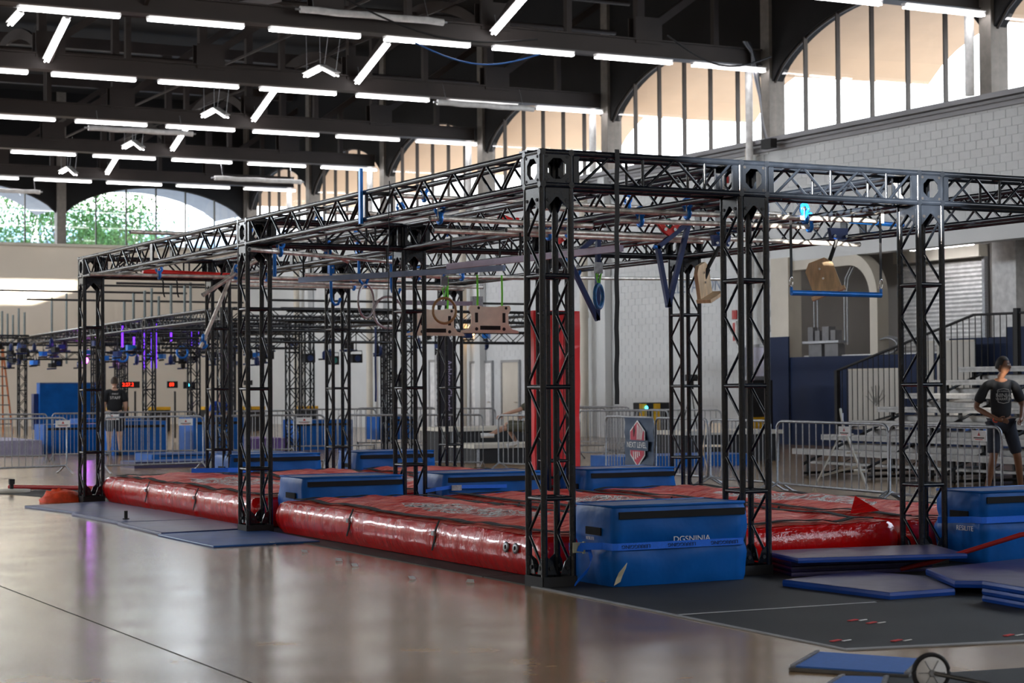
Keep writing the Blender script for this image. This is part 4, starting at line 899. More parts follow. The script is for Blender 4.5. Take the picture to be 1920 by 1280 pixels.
# ------------------------------------------------------------ far rig
def far_tower(loc,label,group=None):
    t=thing('truss_tower',label,'truss',loc,0,group)
    for sx in(-1,1):
        for sy in(-1,1): obj('leg',leg_far,t,(sx*S,sy*S,0))
    obj('brace_lattice',lat_far,t); return t
poled=mat('dark_steel_pole',(.12,.14,.14),.3,.7)
leg_far=B().tube((0,0,0),(0,0,H-BX),RT,black,6).mesh('leg')
q=B()
for (ax_,ay_),(cx,cy) in face_frames():
    for k in range(10):
        s0=-1 if k%2 else 1; q.tube((cx+ax_*S*s0,cy+ay_*S*s0,ZN[k]),(cx-ax_*S*s0,cy-ay_*S*s0,ZN[k+1]),.012,black,4,cap=False)
    for z in ZR: q.tube((cx-ax_*S,cy-ay_*S,z),(cx+ax_*S,cy+ay_*S,z),.02,black,4,cap=False)
lat_far=q.mesh('brace_lattice')
def far_beam(a,b_,label,m=black,dz=0):
    a,b_=V((*a,zb+dz)),V((*b_,zb+dz)); d_=(b_-a).normalized()*.17; a+=d_; b_-=d_; L_=(b_-a).length; t=thing('truss_beam',label,'truss',a,math.atan2((b_-a).y,(b_-a).x))
    ch=B().tube((0,0,0),(L_,0,0),RT*1.35,m,6).mesh('chord')
    for sy in(-1,1):
        for sz in(-1,1): obj('chord',ch,t,(0,sy*S,sz*S))
    n_=int(L_/.3); q=B()
    for i in range(n_):
        x0,x1=L_*i/n_,L_*(i+1)/n_; s=-1 if i%2 else 1
        for sy in(-1,1): q.tube((x0,sy*S,-s*S),(x1,sy*S,s*S),.011,black,4,cap=False)
        for sz in(-1,1): q.tube((x0,-s*S,sz*S),(x1,s*S,sz*S),.011,black,4,cap=False)
    obj('brace_lattice',q,t); return t
nodes={(0,0):(7.3,28.8),(0,1):(7.6,35.6),(0,2):(8.1,42.4),(0,3):(8.9,54.9),(1,0):(11.9,28.8),(2,0):(16.4,29),(1,1):(12,35.6),(2,1):(16,35.6),(1,2):(12,42),(1,3):(12.4,55),(-1,3):(4.6,55)}
dsc={(0,0):'its nearest corner',(0,1):'second on its near side',(0,2):'third on its near side',(0,3):'its far left corner',(1,0):'middle of the side facing the middle row',(2,0):'its right end, behind the grip boards',(1,1):'inside, near',(2,1):'inside, right',(1,2):'inside, far',(1,3):'back left, beside the big blue mat',(-1,3):'at the left frame edge'}
for k,(x,y) in nodes.items(): far_tower((x,y,0),'black lattice tower of the distant rig, '+dsc[k]); make_block((x,y,zb),'corner block on the distant rig tower, '+dsc[k])
for i,((x,y),l) in enumerate((((9.6,30.5),'left of the nearest corner'),((10.2,47),'behind the red timer'),((10.8,38.5),'between timers'),((9.2,36.8),'beside the standing man in black'),((12.6,31.5),'dense pair, left one'),((13.2,33),'dense pair, right one'),((10.6,51),'behind the standing man'))):
    far_tower((x,y,0),'slim dark lattice tower standing inside the distant rig, '+l)
for i,(a,b_,l) in enumerate((((0,0),(0,1),'nearest run going back'),((0,1),(0,2),'second run going back'),((0,2),(0,3),'far run going back'),((0,0),(1,0),'front run, left'),((1,0),(2,0),'front run, right'),((0,1),(1,1),'cross run, near left'),((1,1),(2,1),'cross run, near right'),((0,2),(1,2),'cross run, far'),((1,0),(1,1),'inner run, near'),((1,1),(1,2),'inner run, far'),((0,3),(1,3),'back run'),((-1,3),(0,3),'back run at the left frame edge'),((2,0),(2,1),'right-hand run'))): far_beam(nodes[a],nodes[b_],'black truss beam of the distant rig, '+l)
for i,(x,y) in enumerate(((9,29.6),(9,33),(10.5,39.5),(9.5,47))): far_beam((x,y),(x+3,y+.1),'extra black truss beam inside the distant rig, %s from the camera'%ln[i])
# vertical poles and cross tubes above it
PL=[(233,5.5,30.63,3.6),(250,5.69,30.53,3.79),(271,5.92,30.41,3.85),(284,6.06,30.33,3.91),(298,6.21,30.26,3.72),(321,6.46,30.12,3.97),(346,6.74,29.98,3.97),(357,6.86,29.91,4.03),(4,2.99,31.95,3.4),(14,3.1,31.89,3.34),(24,3.21,31.83,3.31),(35,3.33,31.77,3.46),(46,3.45,31.71,3.37),(97,4.01,31.41,3.71),(125,4.31,31.25,3.8)]
for i,(px,x,y,z) in enumerate(PL):
    # stand them on the distant rig: carried back along the sight direction to its beams
    k=1.33 if i<8 else 1.72
    X_,Y_=CAM.x+(x-CAM.x)*k,CAM.y+(y-CAM.y)*k; Z_=CAM.z+(z-CAM.z)*k
    t=thing('vertical_pole','thin vertical pole above the distant rig, %s from the left in its %s cluster'%(ln[i%8],('right-hand','left-hand')[i//8]),'pole',(X_,Y_,2.6)); part(t,'tube',B().tube((0,0,0),(0,0,Z_-2.6),.042,poled,8)); part(t,'coupler',B().box((0,0,.85+.12*(i%3)),(.12,.12,.12),chrome))
for i,(xa,xb,y,z) in enumerate(((6,12,46,4.6),(7,14,46.3,4.35),(9,16,45,4.75),(8,17,40,4.55),(2,9.5,62,4.5),(2,8.5,62.2,4.3),(11,19,36,3.95),(11.5,15,36.3,3.75))):
    tag(obj('cross_tube',B().tube((xa,y,z),(xb,y,z),.035,blackm,6)),'dark horizontal tube above the distant rig, %s of eight'%ln[i],'pipe')
# hanging things in the distant rig
def hangring(x,y,z,i):
    ring('blue hoop hanging in the distant rig, %s from the left'%ln[i],(x,y,z),.15,.03,bluep,0)
for i,p_ in enumerate(((8.6,41.45,2.52),(9.12,42.31,2.71),(8.88,36.79,2.55))): hangring(*p_,i)
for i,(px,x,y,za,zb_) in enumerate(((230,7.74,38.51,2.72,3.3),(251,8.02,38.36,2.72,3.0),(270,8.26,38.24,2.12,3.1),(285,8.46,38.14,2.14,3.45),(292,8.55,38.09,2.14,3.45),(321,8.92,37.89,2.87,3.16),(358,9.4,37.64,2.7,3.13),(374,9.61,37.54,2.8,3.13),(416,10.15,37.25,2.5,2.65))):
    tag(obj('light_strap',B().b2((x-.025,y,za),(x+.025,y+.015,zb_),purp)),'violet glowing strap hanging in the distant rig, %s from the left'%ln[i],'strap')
for i,(p_,q_) in enumerate((((7.5,28.8),(11.7,28.8)),((12.1,28.8),(16.2,29)),((7.9,42.4),(11.8,42)),((8.9,54.7),(12.2,54.7)),((4.8,54.8),(8.7,54.8)),((7.8,35.6),(11.8,35.6)))): far_beam(p_,q_,'lower black truss beam slung under the distant rig, %s of six'%ln[i],dz=-.5)
for i,(x,y,z) in enumerate(((9.9,30.2,2.35),(10.6,30.4,2.3),(11.3,30.6,2.35),(9.3,31.4,2.45),(8.9,50,2.5),(5.6,54,2.6))):
    t=thing('stage_light','black boxy stage light hanging in the distant rig, %s of six'%ln[i],'lamp',(x,y,z)); part(t,'housing',B().box((0,0,-.1),(.42,.3,.34),blackm)); part(t,'yoke',B().path([(-.25,0,-.1),(-.25,0,.2),(.25,0,.2),(.25,0,-.1)],.02,blackm,5)); part(t,'lens',B().tube((0,-.15,-.1),(0,-.2,-.1),.12,teal if i==1 else bluepd,10)); part(t,'clamp_pipe',B().tube((0,0,.2),(0,0,1.1),.02,blackm,5)); t.scale=(.62,.62,.62)
random.seed(11)
def grip(x,y,z,k,label,grp):
    t=thing('hanging_grip',label,'grip',(x,y,z),random.random(),grp)
    part(t,'block',(B().box((0,0,0),(.22,.16,.14),(bluepd,blackm,bluep)[k%3]) if k%2 else B().ball((0,0,0),.1,(blackm,bluepd)[k//2%2],6,(1,.6,1.5)))); part(t,'cord',B().tube((0,0,0),(0,0,3.15-z),.014,blackm,4)); part(t,'handle',B().tube((-.2,0,-.12),(.2,.05,-.1),.028,(bluepd,blackm)[k//3%2],6)); part(t,'bolt',B().box((.04,0,.12),(.05,.05,.05),chrome))
for i in range(70):
    f_=i/70; D_=random.uniform(0,1); x=7.7+5.5*random.random(); y=36+12*D_; grip(x,y,random.uniform(2.35,3.0),i,'dark grip block hanging among the violet straps of the distant rig','grips hanging in the distant rig')
for i in range(26):
    x=7.2+1.7*random.random(); grip(x,random.uniform(48,53),random.uniform(2.3,3.1),i,'dark grip cluster on the left part of the distant rig','grips on the left of the distant rig')
for i in range(12):
    x=11+4.5*random.random(); grip(x,random.uniform(29.5,34),random.uniform(2.5,3.0),i,'dark grip hanging from the right part of the distant rig','grips on the right of the distant rig')
for i,(x0,x1,y) in enumerate(((7.9,12.5,38),(7.9,12.5,40.2),(8.2,13,45),(8.3,13,48),(8.5,13,51),(5,8.6,52))): far_beam((x0,y),(x1,y+.1),'black cross beam deep inside the distant rig, %s from the camera'%ln[i])
t=thing('stage_lamp','small lamp glowing magenta between the legs of the far left tower','lamp',(9.25,47.9,2.5)); part(t,'lens',B().ball((0,0,0),.1,mag,12)); part(t,'housing',B().lathe([(.0,0),(.14,0),(.12,.25),(0,.28)],(0,.05,0),blackm,12,(0,1,.2))); part(t,'yoke',B().path([(-.17,.1,0),(-.17,.1,.25),(.17,.1,.25),(.17,.1,0)],.015,blackm,5))
ml=bpy.data.lights.new('stage_lamp_light','POINT'); ml.color=(.6,.1,1); ml.energy=18; ml.shadow_soft_size=.1; mlo=bpy.data.objects.new('stage_lamp_light',ml); COL.objects.link(mlo); mlo.location=(9.25,47.7,2.5)
def timer(loc,s,m,label,w_=1.0):
    t=thing('digital_timer',label,'timer',loc); part(t,'case',B().box((0,0,0),(w_,.06,.2),blackm)); o=obj('digits',text_mesh(s,.15,m,.002),t); mtx_obj(o,(1,0,0),(0,0,1),(-.1*w_,-.035,0)); part(t,'bracket',B().tube((w_*.3,.05,-.2),(w_*.3,.05,-1.6),.03,blackm,6))
timer((9.95,45.35,1.71),'2:27.2',redled,'black timer with red digits beside the man in black',.62); timer((10.5,42.78,1.7),'88',redled,'small timer with red digits right of the large one',.32); timer((10.95,42.55,1.68),'8',cyanled,'small timer with a blue digit',.36)
# big blue mat, ladder, white board at left
t=thing('crash_mat','large dark blue crash mat standing upright behind the barriers','mat',(8.3,46.2,0)); part(t,'cover',B().box((0,0,1.0),(1.95,.4,1.5),bluev,0)); part(t,'side_panel',B().box((-1.05,.1,.9),(.15,.3,1.1),bluepd)); part(t,'leg_frame',B().box((0,0,.12),(1.8,.35,.24),blackm))
part(t,'top_edge',B().box((0,0,1.77),(1.95,.42,.04),bluet))
t=thing('step_ladder','orange fibreglass stepladder at the far left','ladder',(8.6,57.5,0))
for s in(-1,1): part(t,'side_rail',B().tube((s*.5,-.3,0),(s*.26,.2,3.1),.045,ladderm,4)); part(t,'rear_leg',B().tube((s*.5,1.2,0),(s*.26,.3,3.05),.03,ladderm,4))
for k in range(8): s=.5-.24*(k+1)/9; part(t,'step',B().box((0,-.3+.5*(k+1)/9,3.1*(k+1)/9),(2*s,.1,.04),alum))
part(t,'top_cap',B().box((0,.25,3.12),(.6,.3,.06),alum))
t=thing('equipment_case','white equipment case at the left edge behind the barriers','case',(4.9,47,0)); part(t,'shell',B().box((0,0,1.0),(.7,.5,1.3),mat('case_white',(.5,.55,.6),.5))); part(t,'base',B().box((.3,0,.6),(.3,.55,1.2),blackm)); part(t,'edge',B().box((.36,-.2,1.0),(.05,.06,1.3),bluepd))
# blue boxes and platforms beyond barriers
for i,(x,y,w_,d_,h_,z,m) in enumerate(((6.3,32.6,1.3,1.2,.8,0,bluev),(5.4,35,1.6,1,.7,0,bluev),(8.4,33,1.3,1.1,.85,0,bluev),(11.4,33.4,1.5,1.1,.75,0,bluev),(13.6,33.8,1.0,.9,.6,.2,bluev),(7.8,40,2.0,1,.75,0,bluev),(6.2,26.5,3.0,1.2,.2,0,bluev),(5.0,24.6,2.4,1.,.12,0,bluem))):
    t=thing('foam_block','blue foam block behind the front barriers, %s from the left group'%ln[i],'foam block',(x,y,z)); part(t,'cover',B().box((0,0,h_/2),(w_,d_,h_),m)); part(t,'top_panel',B().box((0,0,h_+.004),(w_*.99,d_*.99,.008),bluet)); part(t,'velcro_strip',B().box((0,-d_/2-.005,h_*.85),(w_*.9,.01,h_*.08),velcro))
tag(obj('landing_mat',B().b2((1.9,33.5,0),(4.3,37,.35),mat('lilac_mat',(.3,.28,.4),.5,0,4,.2))),'pale lilac landing mat seen through the left barriers','mat')
tag(obj('landing_mat',B().b2((9.4,33.2,0),(10.5,35,.3),mat('violet_mat',(.22,.12,.4),.5))),'violet lit landing mat between the foam blocks','mat')
# yellow/black floor lights row near back
for i,(x,y) in enumerate(((13.2,58),(14.5,57),(16.2,56),(17.5,55),(19.2,54))):
    t=thing('power_case','black case with yellow lid on the floor at the back','case',(x,y,0),0,'yellow and black cases along the back'); part(t,'body',B().box((0,0,.4),(.7,.5,.8),blackm)); part(t,'lid',B().box((0,0,.85),(.72,.52,.12),yellow)); part(t,'handle',B().path([(-.15,-.27,.6),(-.15,-.32,.6),(.15,-.32,.6),(.15,-.27,.6)],.02,chrome,5))
t=thing('speaker_case','yellow and black case with a glowing blue spot, right of the red pad','case',(16.5,25.6,.0)); t.scale=(.79,.79,.96); part(t,'body',B().box((.25,0,.85),(.95,.5,.75),blackm)); 
for x in(-.2,.28): part(t,'yellow_panel',B().box((x,-.26,.6),(.22,.04,1.2),yellow))
part(t,'lamp',B().ball((-.1,-.3,1.1),.05,cyanled,8)); part(t,'shelf',B().box((.25,0,.1),(1.,.5,.2),blackm))
# trampolines / platforms behind right barriers
for i,(x,y,w_,z) in enumerate(((13.4,28.0,2.2,.25),(12.0,24.3,3.2,.62),(11.3,22.8,2.0,.3),(15.2,20.6,2.4,.55)
)):
    t=thing('stage_platform','low platform with dark skirt behind the barriers, %s one'%ln[i],'platform',(x,y,0)); part(t,'deck',B().box((0,0,z+.05),(w_,1.4,.08),cream)); part(t,'skirt',B().box((0,0,z/2),(w_*.96,1.3,z),blackm))
    for s in(-1,1): part(t,'leg',B().box((s*w_*.45,-.66,z/2),(.06,.06,z),galv))
tag(obj('landing_mat',B().b2((11.6,18.4,0),(14.6,19.6,.22),bluev)),'blue landing mat behind the barriers right of the red pad','mat')
# feather banner
t=thing('feather_banner','black feather flag lettered Athlete Check-In with white edging','flag',(11.6,26.6,0))
fb=[(0,.6),(.42,.6),(.45,2.0),(.38,2.55),(.22,2.85),(.08,2.75),(.0,2.3)]
part(t,'flag',B().prism(fb,(0,0,0),(.98,-.2,0),(0,0,1),.01,mat('flag_black',(.012,.01,.02),.7))); part(t,'pole',B().path([(.45,0,0),(.47,-.05,2.0),(.4,-.05,2.6),(.22,-.04,2.92),(.06,-.02,2.8)],.012,galv,6))
o=obj('lettering',text_mesh('Athlete Check-In',.2,mat('lilac_print',(.45,.4,.6),.7),.002),t); mtx_obj(o,(0,0,-1),(.98,-.2,0),(.26,-.065,1.5))
part(t,'base',B().lathe([(.3,0),(.3,.04),(.05,.1)],(.45,0,0),blackm,12))
part(t,'light_edge',B().box((-.03,0,1.5),(.03,.02,1.6),white))
# tripods with camera
for i,(x,y,z,s,l) in enumerate(((12.2,30,1.75,1.0,'left of the front corner tower'),(18.4,26.5,1.7,1,'by the right white wall'),(14.4,47,1.7,1.2,'near the man in the blue shirt'))):
    t=thing('camera_tripod','small camera on a black tripod '+l,'tripod',(x,y,0))
    for k in range(3): a=2*PI*k/3+.5; part(t,'leg',B().tube((0,0,z-.25),(.4*cos(a),.4*sin(a),0),.014,blackm,5))
    part(t,'head',B().box((0,0,z-.12),(.08,.08,.2),blackm)); part(t,'camera',B().box((0,0,z+.06),(.26,.16,.16),blackm)); part(t,'lens',B().tube((0,-.08,z+.06),(0,-.25,z+.06),.05,blackm,10))
# wall items
tag(obj('wall_lamp',B().ball((HW-.15,47.5,3.55),.2,warml,10)),'warm round lamp on the white wall left of the front corner tower','lamp')
for (y,z,s,sz,l) in ((33.2,4.4,'ELEVATIONS',.5,'faded blue lettering on the white wall behind the blue triangle'),):
    o=obj('wall_lettering',text_mesh(s,sz,mat('faded_blue',(.25,.3,.4),.7),.002)); mtx_obj(o,(0,-1,0),(0,0,1),(HW-.02,y,z)); tag(o,l,'lettering')
for (y,z,h_,l) in ((31.35,3.4,.25,'upper small red box'),(31.35,2.75,.6,'lower white and red sign')):
    tag(obj('wall_sign',B().b2((HW-.06,y-.1,z),(HW-.02,y+.1,z+h_),reds if h_<.5 else white).b2((HW-.07,y-.05,z+.05),(HW-.06,y+.05,z+h_-.05),reds)),l+' on the white wall between the front towers','sign')
def door(y,w_,h_,k,m):
    d=thing_w('door_%d'%k); obj('leaf',B().b2((HW-.05,y,0),(HW-.01,y+w_,h_),m),d); obj('door_frame',B().b2((HW-.08,y-.08,0),(HW-.01,y,h_+.08),galv).b2((HW-.08,y+w_,0),(HW-.01,y+w_+.08,h_+.08),galv).b2((HW-.08,y,h_),(HW-.01,y+w_,h_+.08),galv),d); obj('door_handle',B().box((HW-.09,y+.15,1.05),(.06,.15,.03),chrome),d)
door(44.2,1.2,2.4,1,cream); door(46.2,1.6,2.4,2,white); door(29.9,.9,2.6,3,mat('lilac_door',(.5,.5,.62),.5)); door(50,1.2,2.5,4,white)
# dark doorway shelf with stuff near (1420,770)
t=thing('parts_rack','dark rack standing in front of the doorway beside the navy pier','rack',(21.4,28.1,0)); part(t,'frame',B().box((0,0,.85),(.7,.5,1.7),blackm)); part(t,'top_box',B().box((0,-.1,1.75),(.5,.4,.1),galv)); part(t,'yellow_bin',B().box((-.05,-.27,.5),(.5,.1,.5),yellow))
# folding chair behind second tower
def folding(t):
    for s in(-1,1):
        part(t,'leg',B().tube((s*.2,-.2,0),(s*.2,.18,.85),.012,woodp,6)); part(t,'leg',B().tube((s*.2,.22,0),(s*.2,-.12,.45),.012,woodp,6))
    part(t,'seat',B().box((0,-.02,.45),(.4,.38,.03),woodp)); part(t,'backrest',B().box((0,.17,.78),(.42,.03,.18),woodp))
t=thing('folding_chair','cream folding chair behind the barriers left of the second front tower','chair',(12.65,16.83,0),-.9); folding(t)

# ------------------------------------------------------------ right side: stepladder, bleachers, railings
t=thing('step_stool','pale steel step stool with a paper notice, behind the right barrier','ladder',(10.53,10.03,0),.9)
fr=mat('ivory_metal',(.55,.53,.47),.45,.2)
part(t,'front_frame',B().path([(-.32,-.3,0),(-.2,.05,.95),(-.17,.08,1.12),(-.1,.09,1.2),(.1,.09,1.2),(.17,.08,1.12),(.2,.05,.95),(.32,-.3,0)],.016,fr,8))
part(t,'rear_frame',B().path([(-.3,.5,0),(-.18,.08,.85),(.18,.08,.85),(.3,.5,0)],.013,fr,8)); 
for k,z in enumerate((.28,.55,.82)): part(t,'step',B().box((0,-.3+.37*z,z),(.5-.22*z,.2,.03),fr))
for s in(-1,1): part(t,'brace',B().tube((s*.26,-.15,.35),(s*.27,.4,.2),.008,fr,5))
part(t,'paper_notice',B().b2((-.15,.05,.72),(.15,.056,1.14),mat('notice_paper',(.5,.5,.62),.8)))
bl=thing('bleacher','aluminium bleacher with plank seats facing the rig, right side','bleacher',(12.6,0,0))
YE=[14.6,14.4,14.0,13.6,13.2,12.8,12.4]
for i in range(7):
    x=.62*i; z=.3+.235*i; ye=14.3
    part(bl,'seat_plank',B().b2((x,2.5,z+.12),(x+.26,ye,z+.165),alum).b2((x+.0,2.5,z+.07),(x+.012,ye,z+.125),alum)); part(bl,'foot_plank',B().b2((x+.3,2.5,z-.1),(x+.56,ye-.1,z-.06),alum)); 
    if i: part(bl,'riser_plank',B().b2((x+.28,2.5,z-.08),(x+.295,ye-.1,z+.02),alum))
    for y in (4.2,6.2,8.2,10.2,12.2,14.0): part(bl,'post',B().b2((x+.1,y,0),(x+.15,y+.05,z+.1),blackm))
for y in (4.2,6.2,8.2,10.2,12.2,14.0):
    part(bl,'stringer',B().tube((.0,y,.2),(4.0,y,1.75),.025,blackm,6).tube((.0,y,.05),(4.1,y,.05),.025,blackm,6).tube((4.0,y,0),(4.0,y,1.9),.025,blackm,6)); part(bl,'cross_brace',B().tube((.6,y,.05),(3.0,y,1.3),.012,alum,5))
# bags and bottle on the bleacher
for i,(x,y,z,m,l) in enumerate(((14.6,7.3,1.3,blackm,'black bag'),(15.2,6.6,1.75,mat('grey_bag',(.18,.2,.25),.7),'grey bag'),(14.3,8.4,1.15,mat('lilac_bag',(.3,.3,.6),.7),'lilac bag'))):
    t=thing('bag',l+' lying on the bleacher beside the standing person','bag',(x,y,z)); part(t,'body',B().ball((0,0,.1),.2,m,10,(1,1.2,.6))); part(t,'strap',B().path([(0,-.15,.15),(0,-.08,.27),(0,.08,.27),(0,.15,.15)],.012,m,5))
# raised walkway with railing and banners
rl=thing('stair_railing','black railing with upright bars climbing to the raised walkway','railing',(20,0,0))
ztop=lambda y: 1.89+(22.8-y)/(22.8-18.1)*1.12 if y>18.1 else 3.0
part(rl,'handrail',B().path([(0,22.8,1.89),(0,18.1,3.01),(0,16.9,3.0)],.03,blackm,6)); part(rl,'handrail',B().path([(0,16.7,3.0),(0,12.0,2.98)],.03,blackm,6)); part(rl,'post',B().b2((-.05,16.74,.3),(.05,16.86,3.1),blackm)); part(rl,'post',B().b2((-.05,22.75,0),(.05,22.85,1.9),blackm))
bi=0
y=22.62
while y>12:
    zt=ztop(y); part(rl,'baluster',B().tube((0,y,max(.5,zt-1.5) if y>18 else 1.2),(0,y,zt),.011,blackm,5)); y-=.19
part(rl,'bottom_rail',B().path([(0,22.8,.5),(0,18.1,1.4),(0,12,1.4)],.02,blackm,6))
wb=mat('banner_white',(.56,.54,.5),.7,0,2,.05)
for i,(y0,y1,z0,z1,l) in enumerate(((22.5,20.55,.55,1.93,'left white banner with a faint tree mark behind the railing'),(19.95,19.5,.6,2.5,'narrow strip of white banner behind the third front tower'),(19.4,18.2,.9,2.5,'right white banner behind the railing'))):
    t=thing('wall_banner',l,'banner',(20.1,0,0)); part(t,'fabric',B().b2((-.01,y1,z0),(.01,y0,z1),wb)); part(t,'hem',B().b2((-.02,y1,z1-.04),(.02,y0,z1),cream)); 
    if i==0:
        q=B(); fm_=mat('faint_grey',(.4,.4,.38),.8)
        for a in range(7): an=.4+a*.38; q.tube((-.018,21.5,1.1),(-.018,21.5+.38*cos(an),1.15+.4*sin(an)),.012,fm_,4)
        part(t,'faint_print',q)
struct('wall_platform',B().b2((20.6,8,0),(20.9,19.6,2.55),navy).b2((20.6,16.2,2.55),(20.9,17.8,2.75),navy).b2((20.9,8,1.4),(23,20,1.5),dark))
tag(obj('dark_cabinet',B().b2((20.3,14.8,0),(20.58,15.6,2.3),blackm)),'black cabinet beside the navy panel at the right edge','cabinet')
# orange bag etc. at left
t=thing('fabric_bag','bright orange crumpled fabric bag at the foot of the far left tower','bag',(-.35,13.6,0))
q=B(); vs=[];fs=[]; n1,n2=12,7
for j in range(n2+1):
    for i in range(n1):
        a=2*PI*i/n1; ph=PI/2*j/n2; r_=.26*cos(ph)*(1+.3*noise.noise(V((cos(a)*2,sin(a)*2,j*.6)))); vs.append((r_*cos(a)*1.2,r_*sin(a)*.8,.17*sin(ph)*(1+.5*noise.noise(V((i*.9,j,3))))))
for j in range(n2):
    for i in range(n1): fs.append((j*n1+i,j*n1+(i+1)%n1,(j+1)*n1+(i+1)%n1,(j+1)*n1+i))
part(t,'bag_body',q.add(vs,fs,orange,True)); part(t,'green_cord',B().path([(.2,-.25,.01),(.3,-.22,.03),(.34,-.1,.01)],.012,green,5))
tag(obj('balance_rail',B().b2((-.5,16.9,.03),(1.5,15.0,.1),reds) if False else B().tube((-.3,17.0,.06),(1.1,15.4,.06),.035,reds,8)),'dark red bar lying on the floor behind the far left tower','bar')
tag(obj('rubber_flooring',poly([(-1.0,17.6),(1.6,16.0),(1.0,14.0),(-.2,14.6)],.001,.006,rubber)),'black rubber sheet under the red bar at the left','floor covering')
t=thing('base_weight','round pale plate weight with black post at the left edge','weight',(-.4,16.4,0)); part(t,'plate',B().lathe([(0,0),(.28,0),(.28,.05),(0,.06)],(0,0,0),cream,20)); part(t,'post',B().tube((0,0,.05),(0,0,.2),.03,blackm,8)); part(t,'knob',B().box((0,0,.17),(.08,.08,.08),blackm))
t=thing('black_stub','small black upright stub on the blue exercise mat','stub',(-.78,9.0,.035)); part(t,'body',B().tube((0,0,0),(0,0,.1),.022,blackm,8)); part(t,'base',B().tube((0,0,0),(0,0,.012),.04,blackm,10))

